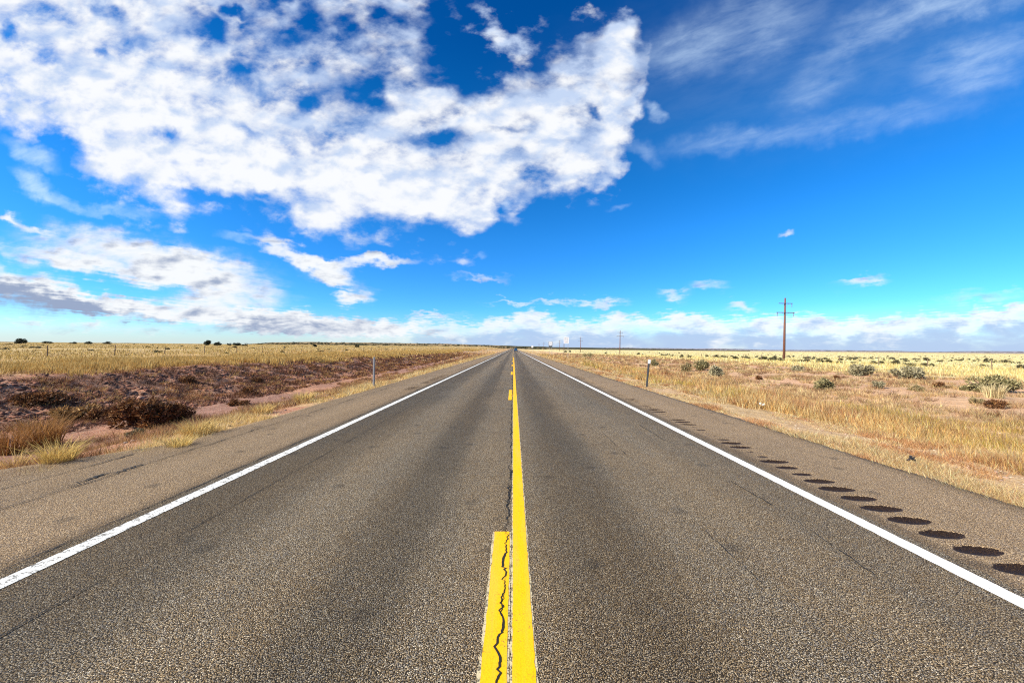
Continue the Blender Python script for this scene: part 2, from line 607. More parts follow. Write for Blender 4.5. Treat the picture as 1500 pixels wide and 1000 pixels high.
# left: verge, red ditch, dark bank, golden plain
left = X < -5
L = np.where(left, 1.0, 0.0)
GC = mixv(GC, soil_red, L * (0.6 + 0.4 * n1))
GC = mixv(GC, pinkpan, L * smooth01(-X, 8, 10) * (1 - smooth01(-X + (n2 - 0.5) * 4, 14.5, 17)) * smooth01(n1, 0.32, 0.55))
n3 = fbm(X, Y, 2.4, 3, 15)
GC = mixv(GC, soil_dark, L * np.exp(-((X + 18.8) / 3.4) ** 2) * np.maximum(smooth01(n2, 0.40, 0.60), smooth01(n3, 0.42, 0.58)) * 0.95)  # dark red earth patches; the bank's shade is put into this colour too
GC = mixv(GC, gold, L * smooth01(-X + (n1 - 0.5) * 4, 22.5, 25.5) * 0.9)
GC = mixv(GC, np.array([0.46, 0.33, 0.12]), L * smooth01(-X, 40, 90) * 0.8)
GC = mixv(GC, tan, L * smooth01(Y, 90, 220) * (1 - smooth01(-X, 20, 30)) * 0.8)
GC = mixv(GC, straw, L * (1 - smooth01(-X, 6.4, 7.6)) * smooth01(n2, 0.45, 0.7) * 0.6)
GC *= (0.86 + 0.28 * fbm(X, Y, 3.0, 2, 14))[:, None]
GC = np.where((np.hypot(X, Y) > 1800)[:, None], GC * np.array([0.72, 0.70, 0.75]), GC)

m_ground, b = mat('dry_ground')
at_ = N('ShaderNodeAttribute', attribute_name='col')
pos = E(N('ShaderNodeNewGeometry').outputs['Position'])
n_a = noise(pos, 3.0, 8, 0.62)
n_b = noise(pos, 22.0, 6, 0.6)
n_p = noise(vmath('MULTIPLY', pos, (0.03, 0.012, 0.03)), 1.0, 7, 0.6)
c = mixc(ramp01(n_a, 0.3, 0.7), E(at_.outputs['Color']), (0.62, 0.60, 0.58), 'MULTIPLY')
c = mixc(ramp01(n_b, 0.45, 0.62) * 0.55, c, mixc(0.65, c, (0.62, 0.50, 0.36)))
c = mixc(ramp01(n_b, 0.44, 0.34) * 0.45, c, (0.10, 0.06, 0.045))
far_ = ramp01(sep(pos)[1], 120.0, 500.0)
c = mixc(ramp01(n_p, 0.5, 0.62) * far_ * 0.5, c, (0.30, 0.25, 0.13))
put(b.inputs['Base Color'], c)
b.inputs['Roughness'].default_value = 0.95
b.inputs['Specular IOR Level'].default_value = 0.15
bp = N('ShaderNodeBump')
bp.inputs['Strength'].default_value = 0.8
bp.inputs['Distance'].default_value = 0.05
put(bp.inputs['Height'], n_b * 0.6 + n_a)
put(b.inputs['Normal'], E(bp.outputs[0]))
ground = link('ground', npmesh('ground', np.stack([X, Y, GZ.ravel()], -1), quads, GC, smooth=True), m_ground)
tag(ground, kind='structure')


# ------------------------------------------------------------------ road
def n_bl(v):
    return noise(v, 17.0, 2, 0.5) * 0.06


def asphalt(name, chip, stops, bands=None, binder=(0.016, 0.013, 0.010), bump=0.6, tone=(1.60, 1.44, 1.12), warm=0.34, cool=1.0):
    m, b = mat(name)
    pos = E(N('ShaderNodeNewGeometry').outputs['Position'])
    px, py, pz = sep(pos)
    flat = vec(px, py, 0.0)
    vo = N('ShaderNodeTexVoronoi', voronoi_dimensions='2D', feature='F1')
    vo.inputs['Scale'].default_value = chip
    vo.inputs['Randomness'].default_value = 1.0
    put(vo.inputs['Vector'], flat)
    rr, rg, rb = [E(o) for o in N('ShaderNodeSeparateColor').outputs[:3]]
    sepn = rr.v.node
    E.tree.links.new(vo.outputs['Color'], sepn.inputs[0])
    d = E(vo.outputs['Distance'])
    big = noise(flat, 0.55, 5, 0.55)
    streak = noise(vmath('MULTIPLY', flat, (2.2, 0.09, 1.0)), 1.0, 5, 0.6)
    med = noise(flat, 5.0, 5, 0.6)
    c = cramp(rr, stops)
    c = mixc(rg * warm, c, (0.30, 0.20, 0.10))
    c = mixc(E.m('LESS_THAN', rb, 0.26) * warm * 2.0, c, (0.17, 0.165, 0.17))
    c = mixc(ramp01(d, 0.24, 0.54), c, binder)
    gain = 0.74 + (noise(flat, 45.0, 5, 0.75) - 0.5) * 1.2 + big * 0.30 + (streak - 0.5) * 0.42 + (med - 0.5) * 0.25
    if bands:
        gain = gain * curve(px + (big - 0.5) * 0.35, bands, -8, 8, 0, 2)
    tone = mixc(ramp01(noise(vmath('MULTIPLY', flat, (0.9, 0.12, 1.0)), 1.0, 4, 0.6) * 0.7 + med * 0.3, 0.40, 0.60), tuple(tone), (tone[0] * (1 - 0.10 * cool), tone[1] * (1 - 0.03 * cool), tone[2] * (1 + 0.09 * cool)))
    c = mixc(1.0, c, mixc(1.0, tone, vec(gain, gain, gain), 'MULTIPLY'), 'MULTIPLY')
    vo2 = N('ShaderNodeTexVoronoi', voronoi_dimensions='2D', feature='F1')
    vo2.inputs['Scale'].default_value = 0.75
    put(vo2.inputs['Vector'], vmath('ADD', flat, vec(med * 0.10, n_bl(flat), 0.0)))
    c = mixc(ramp01(E(vo2.outputs['Distance']), 0.085, 0.03) * 0.5, c, mixc(0.75, c, (0.02, 0.018, 0.016)))
    put(b.inputs['Base Color'], c)
    put(b.inputs['Roughness'], 0.62 + rb * 0.3)
    b.inputs['Specular IOR Level'].default_value = 0.12
    bp = N('ShaderNodeBump')
    bp.inputs['Strength'].default_value = bump
    bp.inputs['Distance'].default_value = 0.006
    put(bp.inputs['Height'], (0.7 - d) * (0.5 + rb))
    put(b.inputs['Normal'], E(bp.outputs[0]))
    return m


CHIPS = [(0.0, (0.030, 0.026, 0.024)), (0.22, (0.075, 0.060, 0.045)), (0.5, (0.165, 0.130, 0.088)), (0.72, (0.27, 0.215, 0.15)),
         (0.9, (0.42, 0.36, 0.28)), (1.0, (0.62, 0.58, 0.52))]
m_lane = asphalt('chip_seal', 122.0, CHIPS,
                 bands=[(-8, .9), (-4.0, .80), (-3.72, .62), (-3.0, .66), (-2.55, .86), (-2.0, 1.12), (-1.55, .95), (-1.05, .66), (-0.6, 1.04), (0.1, 1.08),
                        (0.45, .80), (0.9, .68), (1.4, 1.02), (2.1, 1.14), (2.7, 1.06), (3.2, .98), (3.7, .92), (4.2, .8), (8, .9)])
SHC = [(0.0, (0.07, 0.056, 0.042)), (0.3, (0.165, 0.130, 0.092)), (0.7, (0.255, 0.205, 0.142)), (1.0, (0.50, 0.43, 0.33))]
m_shl = asphalt('shoulder_asphalt', 100.0, SHC, binder=(0.045, 0.036, 0.027), bump=0.5,
                bands=[(-8, .95), (-6.4, 1.0), (-5.6, 1.0), (-4.9, 1.12), (-4.3, 1.06), (-4.02, .72), (-3.9, .6), (0, 1), (3.85, .66), (4.0, 1.1), (4.6, 1.2), (5.4, 1.2), (5.8, .98), (8, .9)], warm=0.30, tone=(1.70, 1.46, 1.12), cool=0.3)

YE = 3000.0
ys_road = np.concatenate([np.linspace(-8, 60, 120), np.geomspace(60, YE, 60)[1:]])


def strip(name, xl, xr, ys, z, material, nxs=2, kind='structure', edge=0.0):
    """A flat sheet between xl(y) and xr(y)."""
    ys = np.asarray(ys, float)
    fl = xl(ys) if callable(xl) else np.full(len(ys), float(xl))
    fr = xr(ys) if callable(xr) else np.full(len(ys), float(xr))
    t = np.linspace(0, 1, nxs)
    XX = fl[:, None] * (1 - t) + fr[:, None] * t
    YY = np.repeat(ys[:, None], nxs, 1)
    V = np.stack([XX, YY, np.full_like(XX, z)], -1)
    k = np.arange(len(ys) * nxs).reshape(len(ys), nxs)
    F = np.stack([k[:-1, :-1], k[:-1, 1:], k[1:, 1:], k[1:, :-1]], -1).reshape(-1, 4)
    o = link(name, npmesh(name, V, F), material)
    if kind:
        tag(o, kind=kind)
    return o


def wob(a, s, seed):
    return lambda y: a * (fbm(np.zeros_like(y), y, s, 4, seed) - 0.5) * 2


fine = np.concatenate([np.arange(1.0, 40, 0.06), np.geomspace(40, YE, 140)])
wl, wr = wob(0.035, 2.0, 31), wob(0.03, 2.0, 32)
strip('road', lambda y: -3.97 + wl(y), lambda y: 3.80 + wr(y), np.concatenate([[-8, -2], fine]), 0.0, m_lane)

# shoulders, with the ground-in dents of the rumble strips
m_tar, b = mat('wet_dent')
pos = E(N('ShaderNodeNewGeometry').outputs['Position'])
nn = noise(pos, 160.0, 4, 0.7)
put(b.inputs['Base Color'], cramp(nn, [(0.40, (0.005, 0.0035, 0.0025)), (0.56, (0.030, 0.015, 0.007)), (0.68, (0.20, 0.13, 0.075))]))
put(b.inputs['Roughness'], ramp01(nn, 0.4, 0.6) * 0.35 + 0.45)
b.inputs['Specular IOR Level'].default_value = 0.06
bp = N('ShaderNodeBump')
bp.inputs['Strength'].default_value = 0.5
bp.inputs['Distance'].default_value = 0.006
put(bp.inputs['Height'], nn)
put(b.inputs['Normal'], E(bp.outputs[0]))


def shoulder(name, inner, outer, dents, xa, xb):
    """Sheet from inner to outer; dents is a list of (x, y, half width, half length, fill)."""
    sgn = 1 if outer(np.array([10.0]))[0] > 0 else -1
    yd = [d[1] for d in dents]
    y0, y1 = min(yd) - 0.3, max(yd) + 0.3
    ymid = min(y1, 16.0 if sgn > 0 else 26.0)
    yy = np.concatenate([np.linspace(-8, y0, 24, endpoint=False), np.arange(y0, min(10.0, ymid), 0.0125), np.arange(max(y0, min(10.0, ymid)), ymid, 0.025), np.arange(ymid, y1, 0.04), np.geomspace(y1, YE, 120)])
    NC = 44
    cols = np.concatenate([[0.0], np.linspace(xa, xb, NC), [np.nan] * 5])
    base_in = inner(yy)
    XX = np.zeros((len(yy), len(cols)))
    for j, cx in enumerate(cols):
        if j == 0:
            XX[:, j] = base_in
        elif j <= NC:
            XX[:, j] = cx
    last = XX[:, NC].copy()
    out = outer(yy)
    for q in range(5):
        XX[:, NC + 1 + q] = last + (out - last) * [0.5, 0.9, 1.0, 1.012, 1.02][q]
    YY = np.repeat(yy[:, None], XX.shape[1], 1)
    ZZ = np.full_like(XX, -0.004)
    ZZ[:, NC + 4] = -0.03
    ZZ[:, NC + 5] = -0.16
    fillm = np.zeros_like(XX)
    for (dx, dy, hw, hl, fl) in dents:
        r0, r1 = np.searchsorted(yy, [dy - hl * 1.5, dy + hl * 1.5])
        sx, sy = XX[r0:r1], YY[r0:r1]
        r = np.sqrt(np.clip((np.abs(sx - dx) / hw) ** 1.9 + (np.abs(sy - dy) / hl) ** 2.0, 0, 9))
        ZZ[r0:r1] -= 0.020 * np.clip(1 - r * r, 0, 1) * (0.35 + 0.65 * min(fl, 1))
        rr = r + 0.10 * (vnoise(sx, sy, 45, 3) - 0.5)
        fillm[r0:r1] = np.maximum(fillm[r0:r1], (rr < fl).astype(float))
    n_r, n_c = XX.shape
    k = np.arange(n_r * n_c).reshape(n_r, n_c)
    F = np.stack([k[:-1, :-1], k[:-1, 1:], k[1:, 1:], k[1:, :-1]], -1).reshape(-1, 4)
    if sgn < 0:
        F = F[:, ::-1]
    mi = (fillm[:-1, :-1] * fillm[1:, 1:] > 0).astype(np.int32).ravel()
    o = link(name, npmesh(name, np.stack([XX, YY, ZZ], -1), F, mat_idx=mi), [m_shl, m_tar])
    tag(o, kind='structure')


er0, er1, el0, el1 = wob(0.07, 0.9, 41), wob(0.06, 5.0, 43), wob(0.09, 0.8, 42), wob(0.07, 5.0, 44)


def er(y):
    return er0(y) + er1(y)


def el_(y):
    return el0(y) + el1(y)


dents = []
pattern = [0.9, 0.93, 1.0, .9, .92, .94, .96, .92, .99, .88, .62, .72, .95, .42, .30, .86, .90, .55, .2, .1, .5, .3, .82, .9, .88]
k = 0
y = 2.47
while y < 72:
    if k < len(pattern):
        fl = pattern[k]
    else:
        fl = 0.94 if (10.6 < y < 11.3 or 12.8 < y < 13.3 or 15.2 < y < 15.8 or 22 < y < 24.5 or 40 < y < 54 or 62 < y < 70) and random.random() < 0.9 else random.choice([0, .3, .5, .7])
    dents.append((4.205 + random.uniform(-.012, .012), y, 0.245, 0.104, fl * 0.97))
    y += 0.292
    k += 1
shoulder('road_shoulder', lambda y: np.full(len(y), 3.74), lambda y: 5.88 + er(y), dents, 3.91, 4.50)
dents = []
y = 14.5
while y < 75:
    fl = 0.96 if (15.6 < y < 17.0 or 18.5 < y < 25 or 30 < y < 45 or 55 < y < 72) and random.random() < 0.93 else random.choice([0, .1, .25])
    dents.append((-4.42 + random.uniform(-.012, .012), y, 0.25, 0.110, fl))
    y += 0.292


def left_edge(y):
    return -6.0 - 1.5 * (1 - smooth01(y, 4.6, 7.0)) + el_(y)


shoulder('road_shoulder', lambda y: np.full(len(y), -3.90), left_edge, dents, -4.13, -4.71)


# painted lines
def paint(name, col, wear, thr):
    m, b = mat(name)
    pos = E(N('ShaderNodeNewGeometry').outputs['Position'])
    px, py, pz = sep(pos)
    n = noise(pos, 90.0, 4, 0.6)
    n2_ = noise(vmath('MULTIPLY', pos, (9.0, 0.9, 1.0)), 1.0, 5, 0.6)
    n3 = noise(pos, 14.0, 6, 0.7)
    c = mixc(ramp01(n, 0.42, 0.66) * 0.42, col, tuple(q * 0.72 for q in col))
    c = mixc(ramp01(n2_, 0.42, 0.68) * 0.36, c, tuple(0.55 * a_ + 0.45 * b_ for a_, b_ in zip(col, (0.36, 0.30, 0.2))))
    c = mixc(ramp01(n * 0.45 + n3 * 0.55, thr, thr + 0.05) * wear, c, (0.07, 0.06, 0.045))
    put(b.inputs['Base Color'], c)
    b.inputs['Roughness'].default_value = 0.75
    b.inputs['Specular IOR Level'].default_value = 0.12
    bp = N('ShaderNodeBump')
    bp.inputs['Strength'].default_value = 0.45
    bp.inputs['Distance'].default_value = 0.004
    put(bp.inputs['Height'], n)
    put(b.inputs['Normal'], E(bp.outputs[0]))
    return m


m_white = paint('white_line_paint', (0.76, 0.76, 0.74), 0.6, 0.585)
m_whitel = paint('worn_white_line_paint', (0.72, 0.73, 0.70), 0.85, 0.505)
m_yel = paint('yellow_line_paint', (0.80, 0.43, 0.004), 0.60, 0.575)
m_cream = paint('old_faded_paint', (0.52, 0.44, 0.27), 0.9, 0.50)
fine2 = np.concatenate([np.arange(1.0, 24, 0.03), np.arange(24, 60, 0.3), np.geomspace(60, YE, 60)])
e1, e2, e3, e4 = wob(0.006, 14, 51), wob(0.006, 14, 52), wob(0.006, 14, 53), wob(0.006, 14, 54)
strip('edge_line', lambda y: -3.83 + e1(y), lambda y: -3.68 + e2(y), fine2, 0.004, m_whitel)
strip('edge_line', lambda y: 3.545 + e3(y), lambda y: 3.70 + e4(y), fine2, 0.004, m_white)
ysol = np.concatenate([np.arange(1.0, 24, 0.025), np.arange(24, 74, 0.3)])
strip('centre_line', lambda y: 0.012 + e1(y * 1.1), lambda y: 0.138 + e2(y * 1.2), ysol, 0.004, m_yel)
strip('centre_line_underpaint', lambda y: 0.000 + e3(y * 1.7) * 1.6, lambda y: 0.150 + e4(y * 1.9) * 1.6, ysol[ysol < 14], 0.002, m_cream)
for k in range(45):
    a, b_ = 0.54 + 12.19 * k, 3.59 + 12.19 * k
    yd = np.arange(a, b_ + 0.01, 0.025 if k < 3 else 0.5)
    if k == 0:
        yd = yd[yd >= 0.54]
    strip('lane_dash', lambda y: -0.160 + e3(y), lambda y: -0.018 + e4(y), yd, 0.004, m_yel)
    if k == 0:
        strip('lane_dash_underpaint', lambda y: -0.178 + e1(y * 1.3) * 2, lambda y: -0.006 + e2(y * 1.5) * 1.5, yd, 0.002, m_cream)

# cracks
m_crack = plain('crack_gap', (0.006, 0.005, 0.005), 0.95, vary=0.4)


def crack(name, fx, y0, y1, w, jit, seed, breaks=0.0, step=0.03):
    r = np.random.default_rng(seed)
    ys = [y0]
    while ys[-1] < y1:
        ys.append(ys[-1] + step * (1 + ys[-1] * 0.12) * r.uniform(.5, 1.5))
    ys = np.array(ys)
    walk = np.cumsum(r.normal(0, 1, len(ys)))
    kw = min(25, len(ys))
    walk -= np.convolve(walk, np.ones(kw) / kw, 'same')[:len(ys)]
    cx = fx(ys) + jit * walk * 0.8 + r.normal(0, jit * 0.65, len(ys))
    hw = w * np.clip(0.5 + 2.6 * (fbm(ys * 0, ys, 3.2, 3, seed) - 0.42), 0.16, 2.2)
    if breaks:
        hw = np.where(fbm(ys * 0, ys, 1.3, 3, seed + 9) < breaks, 0.0004, hw)
    V = np.stack([np.stack([cx - hw, ys, np.full(len(ys), .007)], -1), np.stack([cx + hw, ys, np.full(len(ys), .007)], -1)], 1)
    k = np.arange(len(ys) * 2).reshape(-1, 2)
    F = np.stack([k[:-1, 0], k[:-1, 1], k[1:, 1], k[1:, 0]], -1)
    tag(link(name, npmesh(name, V, F), m_crack), kind='structure')


crack('road_crack', lambda y: np.interp(y, [1, 2, 3.2, 4.5, 6, 9, 20, 40], [-.085, -.07, -.052, -.045, -.022, -.03, -.035, -.04]), 1.0, 40, 0.0085, 0.0085, 3, 0, 0.014)
crack('road_crack', lambda y: -0.05 - 0.035 * (y - 2.45), 2.45, 2.9, 0.003, 0.008, 13, 0, 0.02)
crack('road_crack', lambda y: -0.04 + 0.03 * (y - 4.2), 4.2, 5.4, 0.004, 0.008, 14, 0, 0.02)
crack('shoulder_crack', lambda y: np.full(len(y), -5.44), 2.5, 16, 0.009, 0.014, 4, 0.22, 0.03)
crack('shoulder_crack', lambda y: -5.50 + 0.0 * y, 4.4, 5.5, 0.022, 0.03, 5, 0.45, 0.02)
crack('shoulder_crack', lambda y: -6.35 + 0.12 * y * 0.3, 4.2, 6.0, 0.012, 0.012, 6, 0.35, 0.05)
crack('lane_seam', lambda y: np.full(len(y), -3.08), 1.5, 30, 0.004, 0.004, 7, 0.40, 0.05)
crack('lane_seam', lambda y: np.interp(y, [1.5, 4], [2.78, 2.97]), 1.5, 12, 0.008, 0.006, 8, 0.52, 0.05)
crack('lane_seam', lambda y: np.full(len(y), 1.9), 2.6, 8, 0.006, 0.006, 9, 0.60, 0.05)
crack('edge_seam', lambda y: np.full(len(y), -3.96), 1.5, 40, 0.010, 0.006, 10, 0.42, 0.05)

# ------------------------------------------------------------------ hills far off
m_hill, b = mat('far_hills')
pos = E(N('ShaderNodeNewGeometry').outputs['Position'])
nh = noise(vmath('MULTIPLY', pos, (0.02, 0.02, 0.12)), 1.0, 8, 0.65)
at_ = N('ShaderNodeAttribute', attribute_name='col')
c = mixc(ramp01(nh, 0.46, 0.56), E(at_.outputs['Color']), (0.055, 0.055, 0.035))
put(b.inputs['Base Color'], c)
b.inputs['Roughness'].default_value = 1.0
b.inputs['Specular IOR Level'].default_value = 0.0


def ridge(name, dist, depth, prof, rgb, seed, base=-12.0):
    """A long low ridge; prof gives its crest in pixels above the level of the eye along the picture."""
    pxs = np.arange(prof[0][0], prof[-1][0] + 1, 3.0)
    h = np.interp(pxs, [p[0] for p in prof], [p[1] for p in prof])
    h = h + (fbm(pxs, pxs * 0, 0.03, 4, seed) - 0.5) * 1.5 * smooth01(h, -1.5, 2)
    u = (pxs - VPX) / FPX
    rows = []
    for t in np.linspace(0, 1, 9):
        yy = dist + (t - 0.4) * depth + (fbm(pxs, pxs * 0 + t, 0.01, 3, seed + 3) - 0.5) * depth * 0.25
        top = CAMH + h * dist / FPX
        s = smooth01(t, 0, 0.4) * (1 - smooth01(t, 0.55, 1.0))
        z = base + (top - base) * s * (0.92 + 0.08 * (1 if t == 0.5 else fbm(pxs, pxs * 0 + t * 9, 0.05, 3, seed)))
        rows.append(np.stack([u * yy, yy, z], -1))
    V = np.array(rows)
    a, bb = V.shape[:2]
    k = np.arange(a * bb).reshape(a, bb)
    F = np.stack([k[:-1, :-1], k[:-1, 1:], k[1:, 1:], k[1:, :-1]], -1).reshape(-1, 4)
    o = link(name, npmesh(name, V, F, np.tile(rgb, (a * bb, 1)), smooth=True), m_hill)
    tag(o, kind='structure')
    return o


ridge('hills', 1500, 700, [(330, 1), (375, 3.5), (400, 5.2), (450, 6.6), (500, 6.4), (560, 6.4), (600, 6.2), (650, 6.0), (700, 5.0), (735, 3.4), (770, 1.6), (820, 0), (860, -3)], (0.28, 0.20, 0.11), 1)
ridge('hills', 2600, 900, [(640, 1), (680, 4.6), (720, 4.8), (760, 3.3), (800, 2.6), (860, 2.0), (930, 1.4), (1010, 0.8), (1100, 0)], (0.07, 0.07, 0.05), 2)
ridge('hills', 6500, 2500, [(760, 0), (840, 1.8), (900, 2.4), (960, 2.6), (1040, 2.4), (1120, 1.6), (1200, 2.2), (1280, 1.8), (1360, 1.0), (1420, 2.2), (1500, 2.6), (1650, 2.2), (1800, 0)], (0.30, 0.275, 0.32), 4)  # farthest ridge: haze of distance painted in as pale purplish grey
ridge('hills', 3000, 1200, [(-260, 0.5), (-150, 2.0), (0, 2.6), (60, 2.2), (140, 2.0), (220, 2.4), (300, 1.8), (380, 2), (460, 0)], (0.08, 0.075, 0.05), 6)

# ------------------------------------------------------------------ grass and weeds
def leafmat(name, trans=0.35, vary=0.25):
    m, b = mat(name)
    nt = m.node_tree
    at_ = N('ShaderNodeAttribute', attribute_name='col')
    p = E(N('ShaderNodeNewGeometry').outputs['Position'])
    n = noise(p, 9.0, 3, 0.6)
    c = mixc(n, mixc(vary, E(at_.outputs['Color']), (0, 0, 0)), E(at_.outputs['Color']))
    put(b.inputs['Base Color'], c)
    b.inputs['Roughness'].default_value = 0.75
    b.inputs['Specular IOR Level'].default_value = 0.2
    tr = N('ShaderNodeBsdfTranslucent')
    put(tr.inputs[0], c)
    ms = N('ShaderNodeMixShader')
    ms.inputs[0].default_value = trans
    nt.links.new(b.outputs[0], ms.inputs[1])
    nt.links.new(tr.outputs[0], ms.inputs[2])
    nt.links.new(ms.outputs[0], nt.nodes['Material Output'].inputs[0])
    return m


m_grass = leafmat('dry_grass_blades')
m_leaf = leafmat('shrub_leaves', 0.2)


def tufts(P, n, h, w, spread, lean, col, cvar=0.18, seg=1):
    """n blades per tuft: arrays P (m,3), h, w, spread (m,) and col (m,3)."""
    m = len(P)
    if m == 0:
        return np.zeros((0, 3)), np.zeros((0, 3), int), np.zeros((0, 3))
    rep = np.repeat(np.arange(m), n)
    k = len(rep)
    th = RNG.uniform(0, 2 * np.pi, k)
    rad = np.sqrt(RNG.uniform(0, 1, k)) * spread[rep]
    b = P[rep] + np.stack([np.cos(th) * rad, np.sin(th) * rad, np.full(k, -0.03)], -1)
    hh = h[rep] * RNG.uniform(0.45, 1.15, k)
    ph = th + RNG.normal(0, 0.9, k)
    ln = lean * hh * RNG.uniform(0.1, 1.25, k)
    tip = b + np.stack([np.cos(ph) * ln, np.sin(ph) * ln, hh], -1)
    fa = RNG.uniform(-0.9, 0.9, k)
    wv = np.stack([np.cos(fa), np.sin(fa), np.zeros(k)], -1) * (w[rep] * 0.5 * RNG.uniform(.6, 1.3, k))[:, None]
    c = col[rep] * (1 + RNG.normal(0, cvar, k))[:, None]
    c = np.clip(c, 0.005, 0.9)
    if seg == 1:
        V = np.stack([b - wv, b + wv, tip], 1)
        F = np.arange(k * 3).reshape(k, 3)
        return V.reshape(-1, 3), F, np.repeat(c, 3, 0)
    mid = b + (tip - b) * np.array([0.38, 0.38, 0.62])
    V = np.stack([b - wv, b + wv, mid - wv * .8, mid + wv * .8, tip], 1)
    o = (np.arange(k) * 5)[:, None]
    F = np.concatenate([o + [[0, 1, 3]], o + [[0, 3, 2]], o + [[2, 3, 4]]], 0)
    return V.reshape(-1, 3), F, np.repeat(c, 5, 0)


class Stuff:
    def __init__(s):
        s.V, s.F, s.C, s.o = [], [], [], 0

    def add(s, V, F, C):
        s.V.append(V); s.F.append(F + s.o); s.C.append(C)
        s.o += len(V)

    def build(s, name, m):
        o = link(name, npmesh(name, np.concatenate(s.V), np.concatenate(s.F), np.concatenate(s.C)), m)
        return tag(o, kind='stuff')


def scatter(n, x0, x1, y0, y1, p=1.0, margin=3.0):
    """n points in view, thinning with distance as y**-p."""
    u = RNG.uniform(0, 1, n)
    if abs(p - 1) < 1e-3:
        y = y0 * (y1 / y0) ** u
    else:
        q = 1 - p
        y = (y0 ** q + u * (y1 ** q - y0 ** q)) ** (1 / q)
    x = RNG.uniform(x0, x1, n)
    ok = np.abs(x) < 1.85 * y + margin + 4
    return x[ok], y[ok]


def scatter_fan(n, x0, x1, y0, y1):
    """n points between pixel-like rays: even in bearing and in log distance, kept where x0<x<x1."""
    n = int(n * 1.28)
    y = y0 * (y1 / y0) ** RNG.uniform(0, 1, n)
    x = RNG.uniform(-1.85, 1.85, n) * y
    ok = (x > x0) & (x < x1)
    return x[ok], y[ok]


def pts(x, y):
    return np.stack([x, y, H(x, y)], -1)


def palette(n, cols, wts):
    cols = np.array(cols)
    return cols[RNG.choice(len(cols), n, p=np.array(wts) / sum(wts))]


def px_w(y, k):
    """A blade width that does not fall under a fraction k of a pixel."""
    return np.maximum(0.0045, k * y / 372.0)


G = Stuff()
STR = [(0.74, 0.56, 0.27), (0.68, 0.47, 0.19), (0.54, 0.33, 0.13), (0.78, 0.64, 0.38)]
ORG = [(0.66, 0.39, 0.13), (0.76, 0.50, 0.19), (0.50, 0.25, 0.08), (0.78, 0.59, 0.28)]
# right verge, short and matted
x, y = scatter(64000, 5.85, 9.4, 3.2, 90, 1.0)
keep = (fbm(x, y, 0.9, 3, 61) + 0.25 * np.exp(-((x - 6.0) / 0.5) ** 2) > 0.44) & ~((np.abs(x - 7.55 - 0.25 * np.sin(y * 0.35)) < 0.22) & (RNG.uniform(0, 1, len(x)) < 0.8))
x, y = x[keep], y[keep]
hh = (0.04 + 0.20 * fbm(x, y, 0.6, 3, 62) ** 1.8) * (1 + 0.4 * smooth01(x, 7, 9))
cc = palette(len(x), STR + [(0.50, 0.28, 0.16), (0.36, 0.20, 0.11), (0.36, 0.33, 0.11)], [5, 4, 2.4, 4, 2.6, 1.2, .4])
cc = np.where((fbm(x, y, 1.1, 3, 68) < 0.42)[:, None], cc * np.array([0.86, 0.66, 0.60]), cc)
G.add(*tufts(pts(x, y), 5, hh, px_w(y, 0.5), np.full(len(x), 0.07), 1.2, cc, 0.28))
# right tall band, broken and uneven
x, y = scatter(34000, 7.8, 17.0, 4.2, 120, 1.05)
dens = fbm(x, y, 0.7, 4, 63) * (1 - smooth01(x, 11.0, 17.0) * 0.72) * (0.55 + 0.45 * smooth01(x, 8.0, 9.4))
keep = dens > 0.34
x, y = x[keep], y[keep]
g = fbm(x, y, 0.45, 3, 64)
cc = palette(len(x), ORG + [(0.70, 0.52, 0.26), (0.30, 0.15, 0.06)], [4, 4, 2, 3, 2, 1.2])
cc = np.where((smooth01(g, 0.55, 0.66) * RNG.uniform(0, 1, len(x)) > 0.50)[:, None], np.array([0.52, 0.40, 0.07]) * RNG.uniform(.55, 1.25, (len(x), 1)), cc)
cc = np.where(((g < 0.42) & (RNG.uniform(0, 1, len(x)) < 0.45))[:, None], np.array([0.50, 0.27, 0.14]), cc)
hh = (0.08 + 0.62 * fbm(x, y, 0.8, 3, 65) ** 1.7) * RNG.uniform(.6, 1.35, len(x)) * (1 - 0.35 * smooth01(x, 11, 16))
G.add(*tufts(pts(x, y), 6, hh, px_w(y, 0.42), np.full(len(x), 0.12), 0.55, cc, 0.30))
# tufts and low weeds on the pink soil
x, y = scatter(12500, 11.0, 38.0, 7.0, 150, 1.1)
keep = fbm(x, y, 0.6, 4, 66) > 0.485
x, y = x[keep], y[keep]
cc = palette(len(x), [(0.40, 0.23, 0.12), (0.60, 0.40, 0.18), (0.26, 0.15, 0.08), (0.70, 0.53, 0.26), (0.36, 0.31, 0.13)], [3, 4, 2.4, 3, 1])
G.add(*tufts(pts(x, y), 34, RNG.uniform(.08, .34, len(x)), px_w(y, 0.38), RNG.uniform(.10, .38, len(x)), 1.0, cc, 0.28))
# golden band at the right fence
x, y = scatter_fan(30000, 29, 62, 19, 240)
keep = smooth01(x + 8 * (fbm(x, y, 0.12, 3, 67) - 0.5), 29, 35) > RNG.uniform(0, 1, len(x))
x, y = x[keep], y[keep]
G.add(*tufts(pts(x, y), 5, RNG.uniform(.22, .5, len(x)), px_w(y, 0.75), np.full(len(x), 0.3) * (1 + y / 80), 0.45,
             palette(len(x), [(0.76, 0.61, 0.25), (0.70, 0.52, 0.18), (0.80, 0.69, 0.36)], [3, 2, 2])))
# right field to the horizon
x, y = scatter_fan(34000, 55, 2500, 40, 1500)
G.add(*tufts(pts(x, y), 4, RNG.uniform(.18, .42, len(x)), px_w(y, 0.9), 0.3 + y / 60, 0.5,
             palette(len(x), [(0.80, 0.70, 0.34), (0.76, 0.64, 0.28), (0.82, 0.74, 0.44), (0.56, 0.48, 0.21)], [4, 3, 2, 1])))
